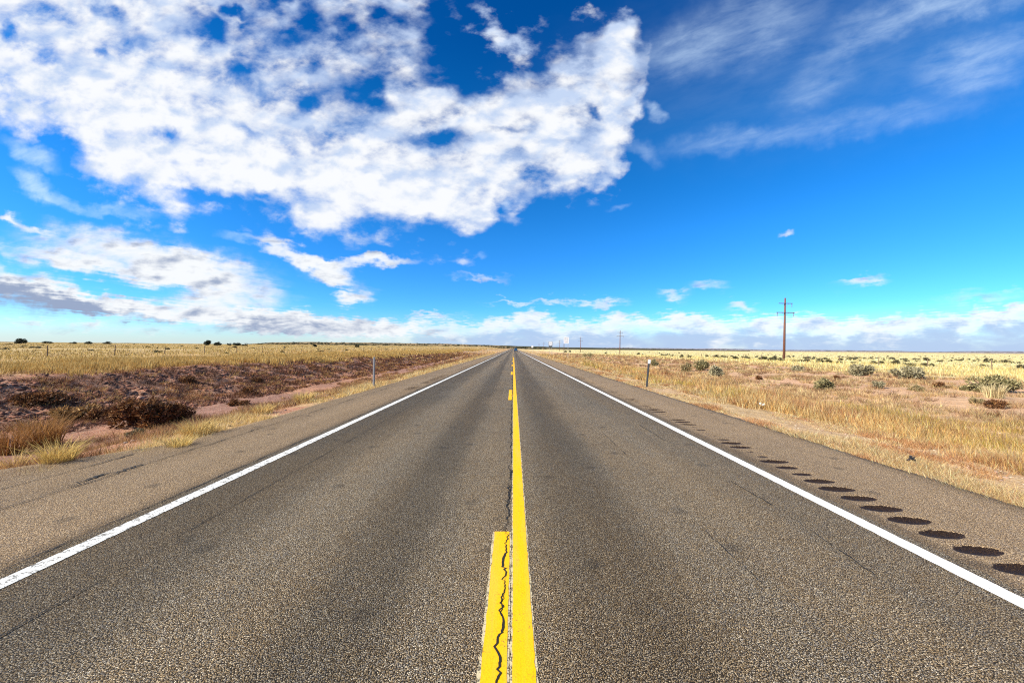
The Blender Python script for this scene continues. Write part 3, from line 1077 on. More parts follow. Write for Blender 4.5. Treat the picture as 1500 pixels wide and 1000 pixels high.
# right verge far along the road
x, y = scatter_fan(12000, 6.2, 30, 60, 900)
G.add(*tufts(pts(x, y), 5, RNG.uniform(.12, .34, len(x)), px_w(y, 0.8), 0.1 + y / 160, 0.5, palette(len(x), STR + ORG, [2, 3, 2, 2, 2, 2, 1, 2])))
# left verge clumps, with bare stony gaps
x, y = scatter(3000, -8.0, -6.0, 4.5, 130, 1.0)
keep = fbm(x, y, 0.55, 3, 71) * (1.2 - 0.4 * smooth01(-x, 6.6, 8.0)) + 0.14 * smooth01(y, 14, 24) > 0.61
x, y = x[keep], y[keep]
G.add(*tufts(pts(x, y), 22, RNG.uniform(.08, .26, len(x)), px_w(y, 0.40), RNG.uniform(.05, .14, len(x)), 0.85,
             palette(len(x), [(0.70, 0.50, 0.20), (0.62, 0.42, 0.14), (0.76, 0.60, 0.31)], [3, 3, 2]), 0.25))
x, y = scatter(9000, -10.0, -5.95, 12, 120, 1.0)
keep = fbm(x, y, 0.5, 3, 72) > 0.52 - 0.10 * smooth01(y, 15, 30)
x, y = x[keep], y[keep]
G.add(*tufts(pts(x, y), 9, RNG.uniform(.06, .22, len(x)), px_w(y, 0.45), np.full(len(x), .15), 0.9, palette(len(x), STR + ORG, [3, 3, 2, 2, 2, 2, 1, 2]), 0.25))
# the slope by the verge and the ditch floor: brown weeds
x, y = scatter(11000, -13.5, -6.6, 4.5, 130, 1.0)
keep = fbm(x, y, 0.7, 4, 73) > 0.52
x, y = x[keep], y[keep]
G.add(*tufts(pts(x, y), 14, RNG.uniform(.08, .30, len(x)), px_w(y, 0.4), RNG.uniform(.06, .2, len(x)), 0.8,
             palette(len(x), [(0.34, 0.17, 0.07), (0.24, 0.12, 0.06), (0.52, 0.32, 0.12), (0.14, 0.075, 0.045)], [3, 3, 3, 2])))
# rough dark bank
x, y = scatter(13000, -24.5, -14.5, 7, 150, 1.15)
keep = fbm(x, y, 0.9, 4, 74) > 0.49
x, y = x[keep], y[keep]
G.add(*tufts(pts(x, y), 16, RNG.uniform(.08, .30, len(x)), px_w(y, 0.45), RNG.uniform(.08, .26, len(x)), 0.9,
             palette(len(x), [(0.24, 0.095, 0.048), (0.10, 0.045, 0.028), (0.40, 0.19, 0.07), (0.58, 0.36, 0.13)], [4, 3, 3, 3])))
x, y = scatter(5500, -22.5, -14.2, 8, 120, 1.15)
keep = fbm(x, y, 0.9, 4, 78) > 0.51
x, y = x[keep], y[keep]
G.add(*tufts(pts(x, y), 14, RNG.uniform(.10, .34, len(x)), px_w(y, 0.5), RNG.uniform(.12, .35, len(x)), 1.0,
             palette(len(x), [(0.07, 0.032, 0.020), (0.13, 0.055, 0.030), (0.20, 0.085, 0.04)], [3, 3, 1])))
# golden crest of the bank
x, y = scatter(30000, -32, -21.5, 10, 260, 1.1, 4)
ed = smooth01(-x + 9 * (fbm(x, y, 0.22, 4, 75) - 0.5), 21.8, 24.6)
keep = ed > RNG.uniform(0, 1, len(x))
x, y = x[keep], y[keep]
hh = (0.14 + 0.55 * fbm(x, y, 0.3, 3, 76) ** 1.3)
G.add(*tufts(pts(x, y), 7, hh, px_w(y, 0.6), np.full(len(x), 0.22) * (1 + y / 90), 0.38,
             palette(len(x), [(0.60, 0.40, 0.12), (0.52, 0.32, 0.085), (0.68, 0.50, 0.20), (0.44, 0.24, 0.06)], [4, 3, 2, 1.5])))
# left plain
x, y = scatter_fan(42000, -2500, -30, 21, 1400)
keep = fbm(x, y, 0.05, 3, 77) + 0.2 * smooth01(y, 60, 200) > 0.36
x, y = x[keep], y[keep]
G.add(*tufts(pts(x, y), 4, RNG.uniform(.15, .40, len(x)), px_w(y, 0.85), 0.3 + y / 70, 0.5,
             palette(len(x), [(0.62, 0.44, 0.14), (0.54, 0.36, 0.10), (0.68, 0.52, 0.21), (0.34, 0.22, 0.07)], [4, 3, 2, 2.4])))
# far left of the road
x, y = scatter_fan(20000, -60, -6.3, 70, 900)
G.add(*tufts(pts(x, y), 5, RNG.uniform(.12, .36, len(x)), px_w(y, 0.8), 0.1 + y / 160, 0.5, palette(len(x), STR + ORG, [2, 3, 2, 1, 3, 2, 2, 1])))
G.build('grass', m_grass)

# clods and stones of the ditch bank
ph = (1 + 5 ** 0.5) / 2
ICO_V = np.array([(-1, ph, 0), (1, ph, 0), (-1, -ph, 0), (1, -ph, 0), (0, -1, ph), (0, 1, ph), (0, -1, -ph), (0, 1, -ph), (ph, 0, -1), (ph, 0, 1), (-ph, 0, -1), (-ph, 0, 1)]) / 1.9
ICO_F = np.array([(0, 11, 5), (0, 5, 1), (0, 1, 7), (0, 7, 10), (0, 10, 11), (1, 5, 9), (5, 11, 4), (11, 10, 2), (10, 7, 6), (7, 1, 8), (3, 9, 4), (3, 4, 2), (3, 2, 6), (3, 6, 8), (3, 8, 9),
                  (4, 9, 5), (2, 4, 11), (6, 2, 10), (8, 6, 7), (9, 8, 1)])


def stones(P, size, col):
    k = len(P)
    v = ICO_V[None] * (1 + RNG.normal(0, .22, (k, 12, 1))) * np.stack([size * RNG.uniform(.8, 1.5, k), size * RNG.uniform(.8, 1.4, k), size * RNG.uniform(.45, .9, k)], -1)[:, None]
    a = RNG.uniform(0, 6.28, k)
    ca, sa = np.cos(a)[:, None], np.sin(a)[:, None]
    v = np.stack([v[..., 0] * ca - v[..., 1] * sa, v[..., 0] * sa + v[..., 1] * ca, v[..., 2]], -1) + P[:, None]
    f = ICO_F[None] + (np.arange(k) * 12)[:, None, None]
    return v.reshape(-1, 3), f.reshape(-1, 3), np.repeat(col, 12, 0)


S = Stuff()
x, y = scatter(14000, -23.0, -14.5, 7, 130, 1.1)
keep = fbm(x, y, 0.8, 3, 81) > 0.44
x, y = x[keep], y[keep]
S.add(*stones(pts(x, y), RNG.uniform(.02, .11, len(x)), palette(len(x), [(0.17, 0.062, 0.034), (0.25, 0.098, 0.054), (0.38, 0.21, 0.14), (0.09, 0.040, 0.024)], [4, 3, .8, 4])))
x, y = scatter(1500, -9.6, -6.3, 4.5, 40, 1.2)
keep = fbm(x, y, 0.7, 3, 82) > 0.48
x, y = x[keep], y[keep]
S.add(*stones(pts(x, y), RNG.uniform(.015, .06, len(x)), palette(len(x), [(0.20, 0.16, 0.14), (0.28, 0.18, 0.14), (0.34, 0.30, 0.27), (0.12, 0.09, 0.08)], [3, 3, 1, 2])))
x, y = scatter(1600, 5.8, 13, 3, 40, 1.2)
S.add(*stones(pts(x, y), RNG.uniform(.008, .03, len(x)), palette(len(x), [(0.35, 0.24, 0.17), (0.45, 0.36, 0.27), (0.25, 0.17, 0.13)], [3, 2, 2])))
m_stone, b = mat('clods')
at_ = N('ShaderNodeAttribute', attribute_name='col')
put(b.inputs['Base Color'], E(at_.outputs['Color']))
b.inputs['Roughness'].default_value = 0.95
S.build('gravel', m_stone)


# ------------------------------------------------------------------ shrubs and trees
def leaf_cloud(r, W, D, Hh, n_lobes, n_leaf, size, cols, wts, base=0.12, upright=0.0):
    """Leaf-sized faces in uneven lobes; returns vertices, faces, colours and lobe centres."""
    cen = []
    for _ in range(n_lobes):
        a, q = r.uniform(0, 6.283), math.sqrt(r.uniform(0, 1)) * 0.78
        zt = r.uniform(base, 1.0) * math.sqrt(max(0.05, 1 - q * q * 0.9))
        cen.append((math.cos(a) * q * W / 2, math.sin(a) * q * D / 2, max(0.10, zt * 0.86) * Hh))
    cen = np.array(cen)
    which = r.integers(0, n_lobes, n_leaf)
    lr = np.array([W, D, Hh * 1.5]) * 0.5 * r.uniform(.22, .42, n_lobes)[which][:, None]
    d = r.normal(0, 1, (n_leaf, 3))
    d /= np.linalg.norm(d, axis=1)[:, None]
    p = cen[which] + d * lr * (r.uniform(0.35, 1, n_leaf) ** 0.6)[:, None]
    p[:, 2] = np.maximum(p[:, 2], 0.02 * Hh)
    ax = r.normal(0, 1, (n_leaf, 3)) * np.array([1, 1, 0.7]) + d * 0.8 + np.array([0, 0, upright])
    ax /= np.linalg.norm(ax, axis=1)[:, None]
    sd_ = np.cross(ax, r.normal(0, 1, (n_leaf, 3)))
    sd_ /= np.linalg.norm(sd_, axis=1)[:, None] + 1e-6
    ll = size * r.uniform(.6, 1.5, n_leaf)[:, None]
    V = np.stack([p - sd_ * ll * .28, p + sd_ * ll * .28, p + ax * ll], 1)
    lobe_c = r.normal(1, .16, n_lobes)[which]
    c = np.array(cols)[r.choice(len(cols), n_leaf, p=np.array(wts) / sum(wts))] * (lobe_c * r.normal(1, .15, n_leaf))[:, None]
    return V.reshape(-1, 3), np.arange(n_leaf * 3).reshape(-1, 3), np.repeat(np.clip(c, .004, .9), 3, 0), cen


m_stem = plain('shrub_stem', (0.14, 0.095, 0.065), 0.9)
m_bark = plain('juniper_bark', (0.13, 0.095, 0.07), 0.9)
KINDS_ = {
    'sage': ([(0.34, 0.30, 0.18), (0.46, 0.41, 0.26), (0.22, 0.195, 0.11)], [3, 2, 2]),
    'green': ([(0.29, 0.25, 0.115), (0.39, 0.33, 0.17), (0.17, 0.155, 0.07)], [3, 2, 2]),
    'tan': ([(0.40, 0.30, 0.15), (0.32, 0.24, 0.12), (0.24, 0.21, 0.10)], [3, 2, 2]),
    'brown': ([(0.21, 0.092, 0.034), (0.12, 0.052, 0.024), (0.31, 0.155, 0.055)], [3, 3, 1.6]),
    'amber': ([(0.36, 0.20, 0.07), (0.25, 0.13, 0.05), (0.46, 0.28, 0.10)], [3, 2, 2]),
    'dark': ([(0.16, 0.145, 0.075), (0.22, 0.19, 0.105), (0.10, 0.095, 0.05)], [3, 2, 2]),
    'juniper': ([(0.030, 0.038, 0.018), (0.045, 0.052, 0.025), (0.02, 0.026, 0.014)], [3, 2, 2]),
    'straw': ([(0.66, 0.50, 0.24), (0.58, 0.42, 0.17)], [2, 1]),
}
_proto = {}


def shrub_meshes(kind, W, Hh, seed, leaves, size, lobes=16, upright=0.4):
    key = (kind, round(W, 2), round(Hh, 2), seed)
    if key in _proto:
        return _proto[key]
    r = np.random.default_rng(seed)
    cols, wts = KINDS_[kind]
    V, F, C, cen = leaf_cloud(r, W, W * 0.85, Hh, lobes, leaves, size, cols, wts, upright=upright)
    fol = npmesh('foliage', V, F, C)
    fol.materials.append(m_leaf)
    mb = MB()
    for c_ in cen:
        t = Vector(c_)
        bx = Vector((t.x * .12, t.y * .12, -0.03))
        mid = bx.lerp(t, 0.55) + Vector((r.normal(0, .04) * W, r.normal(0, .04) * W, -0.03 * Hh))
        rd = max(0.006, 0.014 * Hh)
        mb.tube([bx, mid, t * 1.08], [rd, rd * .7, rd * .3], 5, False)
    st = bpy.data.meshes.new('stem')
    st.from_pydata(mb.v, [], mb.f)
    st.materials.append(m_stem)
    _proto[key] = (fol, st)
    return fol, st


def shrub(name, loc, kind, W, Hh, seed, label, cat='shrub', group=None, leaves=1500, size=None, lobes=16, upright=0.4, rz=0.0):
    fol, st = shrub_meshes(kind, W, Hh, seed, leaves, size or 0.11 * min(W, 1.6), lobes, upright)
    o = empty(name, loc, rz)
    tag(o, label, cat, group)
    link('foliage', fol, m_leaf, o)
    link('stem', st, m_stem, o)
    return o


def placed(px, py, wpx, hpx):
    """Ground point under a pixel and the size of what covers wpx by hpx pixels there."""
    p = ground_at(px, py)
    return p, wpx * p.y / FPX, hpx * p.y / FPX


RS = 'shrubs on the pink soil right of the road'
for (px, py, w, h, kind, lab, lv) in [
    (1330, 555, 46, 18, 'sage', 'wide grey green shrub in front of the pale grass near the right fence', 2600),
    (1443, 573, 62, 23, 'green', 'widest low green shrub, at the right edge behind the pale grass clump', 3000),
    (1262, 550, 30, 18, 'sage', 'domed grey green shrub standing alone at the edge of the pale grass', 2200),
    (1205, 571, 30, 17, 'green', 'dark green bush behind the tall orange grass, nearer than the domed grey one', 2200),
    (1050, 551, 22, 15, 'sage', 'grey shrub right of the green bush, behind the tall orange grass', 1800),
    (1028, 543, 24, 16, 'green', 'round green bush between a tan bush and a grey shrub', 2200),
    (1006, 544, 18, 13, 'tan', 'tan brown bush on the left side of the round green bush', 1700),
    (957, 536, 16, 9, 'green', 'low green bush behind the white topped marker post', 1300),
    (861, 523, 16, 8, 'green', 'olive shrub beyond the white roadside sign at the verge', 1300),
    (1286, 568, 18, 11, 'sage', 'small pale grey shrub on pink soil below the domed shrub', 1200),
    (1457, 598, 24, 13, 'brown', 'dark brown twiggy shrub on bare pink soil below the widest green shrub', 1500),
    (1431, 592, 18, 11, 'tan', 'tan dry shrub next to the dark brown twiggy one', 1200),
    (1375, 568, 17, 9, 'brown', 'reddish brown low shrub on pink soil left of the widest green shrub', 1100),
    (1342, 572, 20, 8, 'tan', 'flat yellowish shrub on pink soil below the wide grey green one', 1100),
    (1168, 543, 16, 8, 'sage', 'little grey shrub on pink soil right of the tall pole', 1000),
    (1226, 556, 11, 8, 'brown', 'little dark brown bush between the green bush and the domed shrub', 900),
    (1112, 556, 12, 7, 'brown', 'little brown bush on pink soil left of the tall pole', 900),
    (1455, 611, 16, 6, 'brown', 'lowest brown tuft on bare soil at the right edge', 800),
    (1335, 539, 12, 8, 'green', 'small green shrub peeping out behind the wide grey green one', 900),
]:
    p, W, Hh = placed(px, py, w, h)
    shrub('desert_shrub', p, kind, W, Hh, int(px), lab, group=RS, leaves=lv, size=0.10 * min(W, 1.3))

# pale bunch grass on the right soil, and straw clumps on the left verge
def clump(px, py, wpx, hpx, lab, cols, n=240, lean=0.55, group=None):
    p, W, Hh = placed(px, py, wpx, hpx)
    o = tufts(np.array([[0, 0, 0.0]]), n, np.array([Hh]), np.array([max(0.006, 0.5 * p.y / 372)]), np.array([W * 0.22]), lean, np.array([cols]), 0.2, 2)
    q = link('grass_clump', npmesh('grass_clump', *o[:2], o[2]), m_grass)
    q.location = p
    tag(q, lab, 'grass clump', group)


clump(1456, 583, 40, 22, 'pale straw bunch of grass standing in front of the widest green shrub', (0.74, 0.60, 0.33), 300)
clump(84, 682, 64, 40, 'bright straw clump on the left shoulder edge, nearest the viewer', (0.70, 0.49, 0.15), 420, 0.9)
clump(22, 690, 40, 34, 'thin straw clump at the left picture edge beside the shoulder', (0.66, 0.45, 0.16), 160, 0.9)
clump(60, 655, 84, 48, 'amber brown feathery clump in the ditch above the bright straw clump', (0.42, 0.21, 0.06), 520, 0.6)
clump(262, 656, 50, 20, 'low straw clump on the left shoulder edge, right of the brown brush', (0.70, 0.50, 0.17), 300, 0.9)
clump(290, 638, 70, 26, 'long straw clump in front of the big brown bush', (0.68, 0.48, 0.17), 420, 0.9)
clump(445, 590, 44, 18, 'straw clump on the left verge, farther along than the others', (0.70, 0.50, 0.18), 300, 0.9)
clump(385, 606, 46, 16, 'straw clump on the left verge midway to the grey marker post', (0.68, 0.47, 0.17), 300, 0.9)
clump(15, 665, 60, 40, 'rusty brown clump in the ditch at the left picture edge', (0.36, 0.17, 0.05), 340, 0.6)

LB = 'brush in the left ditch'
for (px, py, w, h, kind, lab, lv) in [
    (216, 624, 86, 42, 'brown', 'biggest dark brown bush, on the ditch floor left of the road', 5200),
    (262, 618, 40, 30, 'brown', 'dark bush joined to the right side of the biggest brown bush', 2600),
    (108, 616, 62, 24, 'amber', 'amber brush on the ditch floor left of the biggest brown bush', 2600),
    (160, 616, 50, 20, 'brown', 'low dark brush between the amber brush and the biggest bush', 2200),
    (365, 578, 26, 12, 'brown', 'small brown bush on the pink ditch floor', 1400),
    (350, 593, 30, 9, 'brown', 'flat dark brush at the near side of the pink ditch floor', 1400),
    (200, 640, 28, 12, 'dark', 'small dark green weed on the near side of the ditch', 1200),
    (275, 562, 26, 12, 'brown', 'dark brown bush halfway up the far ditch bank', 1300),
    (60, 592, 60, 16, 'brown', 'dark brush at the foot of the far bank near the left picture edge', 1800),
    (375, 560, 22, 8, 'brown', 'small brush on the far ditch bank, farther along the road', 1000),
]:
    p, W, Hh = placed(px, py, w, h)
    shrub('dry_bush', p, kind, W, Hh, int(px) + 1, lab, 'bush', LB, lv, 0.075 * min(W, 1.6), 22, 0.7)

# dark junipers along the left skyline and dark shrubs of the plain
def juniper(px, base_py, wpx, hpx, y, lab, seed):
    p = col_at(px, y)
    W, Hh = wpx * y / FPX, hpx * y / FPX
    o = empty('juniper_tree', p)
    tag(o, lab, 'tree', 'dark junipers on the left skyline')
    r = np.random.default_rng(seed)
    cols, wts = KINDS_['juniper']
    V, F, C, cen = leaf_cloud(r, W, W * .9, Hh, 14, 1500, 0.13 * Hh, cols, wts, base=0.22)
    link('crown', npmesh('crown', V, F, C), m_leaf, o)
    mb = MB()
    mb.tube([(0, 0, -.2), (0.03 * W, 0, .35 * Hh), (0, .02 * W, .8 * Hh)], [.07 * Hh, .05 * Hh, .02 * Hh], 7)
    for c_ in cen[:7]:
        mb.tube([(0, 0, .2 * Hh), tuple(c_ * np.array([.5, .5, .75])), tuple(c_)], [.03 * Hh, .02 * Hh, .008 * Hh], 5, False)
    mb.build('trunk', m_bark, o)


for i, a in enumerate([
    (31, 501, 13, 8.5, 300, 'tallest dark juniper near the left picture edge on the skyline'),
    (304, 502, 9, 8, 300, 'upright dark juniper, left of a rounder one on the skyline'),
    (319.5, 503, 11, 6, 300, 'rounded dark juniper beside the upright one on the skyline'),
    (347, 504, 12, 5, 290, 'wide low juniper at the right end of the skyline row'),
    (336, 503, 7, 3.5, 330, 'smallest juniper between the rounded and the wide one'),
    (130, 502, 10, 4.5, 330, 'low rounded juniper between two flat ones on the left skyline'),
    (158, 503, 11, 4.2, 320, 'flat lopsided juniper just right of a low rounded one'),
    (70, 502, 13, 4.0, 330, 'flat spreading juniper right of the tallest dark one'),
    (107, 502, 8, 3.0, 350, 'tiny flat juniper between the spreading and the rounded one'),
    (358, 506, 10, 3.0, 240, 'low dark juniper a little nearer than the wide one'),
    (461, 506, 7, 4, 260, 'dark juniper standing out on the pale plain below the hills'),
    (523, 506, 7, 4, 250, 'dark juniper on the plain nearest the road on the left'),
]):
    juniper(*a, 200 + i)

# plain shrubs far off: too small to show parts, one mesh each
def far_shrub(name, loc, me, s, rz, label, group):
    o = bpy.data.objects.new(name, me)
    COL.objects.link(o)
    o.location = loc
    o.rotation_euler = (0, 0, rz)
    o.scale = s
    tag(o, label, 'shrub', group)
    return o


protos = []
for k in range(5):
    r = np.random.default_rng(900 + k)
    V, F, C, _ = leaf_cloud(r, 1.0, .9, 1.0, 9, 420, 0.20, KINDS_['dark'][0], [3, 2, 2])
    me = npmesh('field_shrub', V, F, C)
    me.materials.append(m_leaf)
    protos.append(me)
RF = 'small dark shrubs scattered across the pale field on the right'
LF = 'small dark shrubs scattered across the golden plain on the left'
ROW = 'row of dark shrubs in the pale grass around the tall pole'
rows = [(1049, 524, 12, 5), (1062, 524, 10, 4), (1076, 526, 15, 6), (1094, 525.5, 10, 5), (1118, 527, 17, 6), (1133, 528.5, 18, 6), (1145, 529, 14, 5), (1163, 529.5, 12, 3),
        (1178, 530, 22, 5), (1203, 531, 16, 5), (1214, 531.5, 14, 5), (1229, 532, 10, 5), (1251, 532.5, 10, 4), (1281, 533, 12, 6), (1290, 533.5, 11, 6), (1312, 534, 16, 8), (1328, 535, 8, 6),
        (1352, 536.5, 12, 7), (1364, 536.5, 9, 6), (985, 522, 7, 3), (999, 523.5, 7, 5), (1010, 523.5, 8, 4), (935.5, 519.5, 6, 4.5), (887, 518.6, 5, 4), (971, 521.5, 6, 3), (1495, 541, 14, 8), (1440, 538, 14, 7)]
for i, (px, py, w, h) in enumerate(rows):
    p, W, Hh = placed(px, py, w * .85, h * .85)
    far_shrub('field_shrub', p, protos[i % 5], (W, W * .9, Hh), i * 1.7, 'dark green shrub in the row that crosses the pale grass around the pole', ROW)
for nm, px, lab in (('field_shrub', 828.5, 'dark round shrub just right of the white sign post, left of its pair'), ('field_shrub', 834.5, 'dark shrub of the pair by the sign post, right one')):
    p, W, Hh = placed(px, 515.8, 4.6, 2.8)
    far_shrub(nm, p, protos[int(px) % 5], (W, W, Hh), px, lab, 'pair of dark shrubs by the sign')
rs = np.random.default_rng(55)
for k in range(330):
    y = float(75 * (620 / 75) ** rs.uniform(0, 1))
    x = float(rs.uniform(0.32, 1.42) * y)
    if x < 56:
        continue
    s = rs.uniform(.55, 1.35)
    far_shrub('field_shrub', (x, y, float(H(x, y)) - .03), protos[k % 5], (s * rs.uniform(.9, 1.6), s, s * rs.uniform(.4, .7)), k, 'small dark shrub dotted over the pale field right of the fence', RF)
for k in range(60):
    y = float(55 * (420 / 55) ** rs.uniform(0, 1))
    x = float(rs.uniform(-1.42, -0.28) * y)
    if x > -42:
        continue
    s = rs.uniform(.5, 1.3)
    far_shrub('field_shrub', (x, y, float(H(x, y)) - .03), protos[k % 5], (s * rs.uniform(1, 1.8), s, s * rs.uniform(.35, .6)), k, 'small dark shrub dotted over the golden plain left of the road', LF)

# scrub on the hills: one mass
def scrub_mass(name, n, px0, px1, y0, y1, zfun, wr, hr):
    P, W_, H_ = [], [], []
    px = RNG.uniform(px0, px1, n)
    y = RNG.uniform(y0, y1, n)
    x = (px - VPX) / FPX * y
    z = zfun(px, x, y)
    s = Stuff()
    k = 26
    rep = np.repeat(np.arange(n), k)
    d = RNG.normal(0, 1, (n * k, 3))
    d /= np.linalg.norm(d, axis=1)[:, None]
    wv, hv = RNG.uniform(*wr, n)[rep], RNG.uniform(*hr, n)[rep]
    p = np.stack([x, y, z], -1)[rep] + d * np.stack([wv * .5, wv * .5, hv * .5], -1) + np.stack([0 * wv, 0 * wv, hv * .45], -1)
    a, b_ = RNG.normal(0, 1, (n * k, 3)), RNG.normal(0, 1, (n * k, 3))
    V = np.stack([p, p + a * (wv * .22)[:, None], p + b_ * (wv * .22)[:, None]], 1)
    c = np.array([0.045, 0.05, 0.028])[None] * RNG.uniform(.6, 1.5, (n * k, 1))
    s.add(V.reshape(-1, 3), np.arange(n * k * 3).reshape(-1, 3), np.repeat(c, 3, 0))
    return s.build(name, m_leaf)


hill = bpy.data.objects['hills']
scrub_mass('distant_scrub', 420, 345, 800, 1240, 1480,
           lambda px, x, y: CAMH + (np.interp(px, [375, 400, 450, 560, 650, 700, 735, 800], [3, 5, 6.2, 6, 5.6, 4.6, 3, 0]) * (0.15 + 0.80 * (y - 1240) / 240)) * 1500 / FPX - 1, (3.5, 8), (2, 3.6))

# ------------------------------------------------------------------ utility poles
m_pole = plain('weathered_red_wood', (0.125, 0.048, 0.030), 0.85, vary=0.35, scale=2.0)
m_arm = plain('crossarm_wood', (0.11, 0.085, 0.07), 0.85, vary=0.3)
m_ins = plain('grey_insulator', (0.16, 0.16, 0.17), 0.35)
m_steel = plain('galvanised_steel', (0.34, 0.34, 0.34), 0.45, 0.7, 0.2, 20)


def utility_pole(loc, lab):
    o = empty('utility_pole', loc)
    tag(o, lab, 'utility pole', 'wooden power poles along the right of the road')
    mb = MB()
    mb.tube([(0, 0, -.6), (0, 0, 7), (0, 0, 14.4)], [.27, .22, .155], 14)
    mb.build('post', m_pole, o, True)
    for z, hw in ((13.1, 1.6), (10.95, 2.1)):
        mb = MB()
        mb.box((0, -.19, z), (hw * 2, .13, .16))
        mb.build('crossarm', m_arm, o)
        mb = MB()
        for s in (-1, 1):
            mb.tube([(s * .75, -.19, z - .08), (0, -.17, z - .7)], .022, 6)
        mb.build('arm_brace', m_steel, o)
    for x, z in ((1.45, 13.0), (-1.9, 10.85), (1.9, 10.85)):
        mb = MB()
        q = []
        rr = []
        for k in range(13):
            q.append((x, -.19, z - .06 * k))
            rr.append(.085 if k % 2 else .045)
        mb.tube(q, rr, 10)
        mb.build('insulator', m_ins, o)
    return o


pole_labels = ['tall reddish wooden power pole with two crossarms, nearest of the pole line', 'second wooden power pole along the right side, about a third as tall',
               'third power pole along the right side, just right of the white sign', 'far power pole seen between the two roadside signs',
               'distant power pole left of the second roadside sign', 'most distant power pole, nearest the vanishing point']
first = None
for (px, y), lab in zip([(1148.5, 87), (908, 222), (850.5, 352), (819.5, 490), (796.5, 640), (789.5, 800)], pole_labels):
    p = col_at(px, y)
    if first is None:
        first = utility_pole(p, lab)
        first.rotation_euler = (0, R(0.6), 0)
    else:
        o = copy_tree(first)
        o.location = p
        o.rotation_euler = (0, R(random.uniform(-.4, .4)), 0)
        o['label'] = lab

# ------------------------------------------------------------------ wire fences
m_post = plain('fence_post', (0.13, 0.085, 0.06), 0.85, vary=0.4, scale=8)
m_wire = plain('fence_wire', (0.16, 0.12, 0.10), 0.6, 0.5)


def wire_fence(spots, lab, hgt):
    o = empty('wire_fence', spots[0])
    tag(o, lab, 'fence')
    base = Vector(spots[0])
    me = None
    tops = []
    for i, p in enumerate(spots):
        lean = Vector((random.uniform(-.06, .08), random.uniform(-.05, .05), 0))
        if me is None:
            mb = MB()
            mb.tube([(0, 0, -.3), (0.0, 0, hgt * .5), (0.01, 0, hgt)], [.043, .041, .038], 7)
            po = mb.build('post', m_post, o)
            me = po.data
        else:
            po = bpy.data.objects.new('post', me)
            COL.objects.link(po)
            po.parent = o
        po.location = Vector(p) - base
        po.rotation_euler = (lean.y, lean.x, random.uniform(0, 6))
        po.scale = (1, 1, random.uniform(.9, 1.1))
        tops.append((Vector(p) - base, lean))
    for z in (.3, .6, .9, 1.14):
        mb = MB()
        mb.tube([t + Vector((l.x * z, -l.y * z, z * hgt / 1.2)) for t, l in tops], .005, 4, False)
        mb.build('wire', m_wire, o)


lf = []
y = 32.5
while y < 330:
    x = -48.6 + 0.028 * (y - 38) + random.uniform(-.1, .1)
    lf.append((x, y, float(H(x, y))))
    y += 6.35
wire_fence(lf, 'thin wire fence on leaning wooden posts crossing the golden plain on the left', 1.25)
rf = []
y = 34.0
while y < 330:
    x = 51.5 + 0.01 * y + random.uniform(-.1, .1)
    rf.append((x, y, float(H(x, y))))
    y += 6.35
wire_fence(rf, 'thin wire fence on short posts in the pale grass on the right', 1.15)

# ------------------------------------------------------------------ marker posts
m_refl = plain('white_reflector', (0.84, 0.84, 0.84), 0.35, vary=0.04)
m_dsteel = plain('dark_steel_channel', (0.09, 0.095, 0.10), 0.5, 0.5)
m_gsteel = plain('grey_steel_channel', (0.30, 0.29, 0.28), 0.55, 0.4)


def channel(mb, h, w=0.045, d=0.025, t=0.006):
    mb.prism([(-w / 2, -.3), (w / 2, -.3), (w / 2, h), (-w / 2, h)], -t / 2, t / 2)
    for s in (-1, 1):
        mb.box((s * (w / 2 + .001), d / 2 + .004, h / 2 - .15), (t, d, h + .29))
        mb.box((s * (w / 2 + .014), d + .004, h / 2 - .15), (.022, t, h + .288))


p = ground_at(947.5, 567.5)
o = empty('marker_post', p)
tag(o, 'slim dark marker post with white reflector plate leaning beside the right shoulder', 'marker post')
mb = MB(); channel(mb, 1.22); mb.build('post', m_dsteel, o)
mb = MB()
W, Hh = .062, .10
mb.prism([(W * math.copysign(min(1, abs(math.cos(a)) ** .35), math.cos(a)), 1.26 + Hh * math.copysign(abs(math.sin(a)) ** .35, math.sin(a))) for a in [k * math.pi / 12 for k in range(24)]], -.012, -.0045)
mb.build('reflector', m_refl, o)
o.rotation_euler = (0, R(4.6), 0)
p = ground_at(547, 567)
o = empty('marker_post', p)
tag(o, 'plain grey steel marker post seen from behind beside the left shoulder', 'marker post')
mb = MB(); channel(mb, 1.36); mb.build('post', m_gsteel, o)
mb = MB(); mb.box((0, .042, 1.26), (.085, .006, .16)); mb.build('reflector', m_gsteel, o)
o.rotation_euler = (0, R(0.6), R(3))

# ------------------------------------------------------------------ road signs
m_sign = plain('white_sign_face', (0.80, 0.80, 0.79), 0.4, vary=0.05)
m_ink = plain('black_sign_ink', (0.02, 0.02, 0.022), 0.5)
m_alu = plain('sign_back_aluminium', (0.42, 0.42, 0.42), 0.4, 0.6)
m_spost = plain('brown_sign_post', (0.15, 0.09, 0.06), 0.8)
m_spost2 = plain('pale_sign_post', (0.40, 0.38, 0.36), 0.5, 0.3)


def rrect(w, h, r, n=5):
    out = []
    for cx, cz, a0 in ((w / 2 - r, h / 2 - r, 0), (-w / 2 + r, h / 2 - r, 90), (-w / 2 + r, -h / 2 + r, 180), (w / 2 - r, -h / 2 + r, 270)):
        out += [(cx + r * math.cos(R(a0 + 90 * k / n)), cz + r * math.sin(R(a0 + 90 * k / n))) for k in range(n + 1)]
    return out


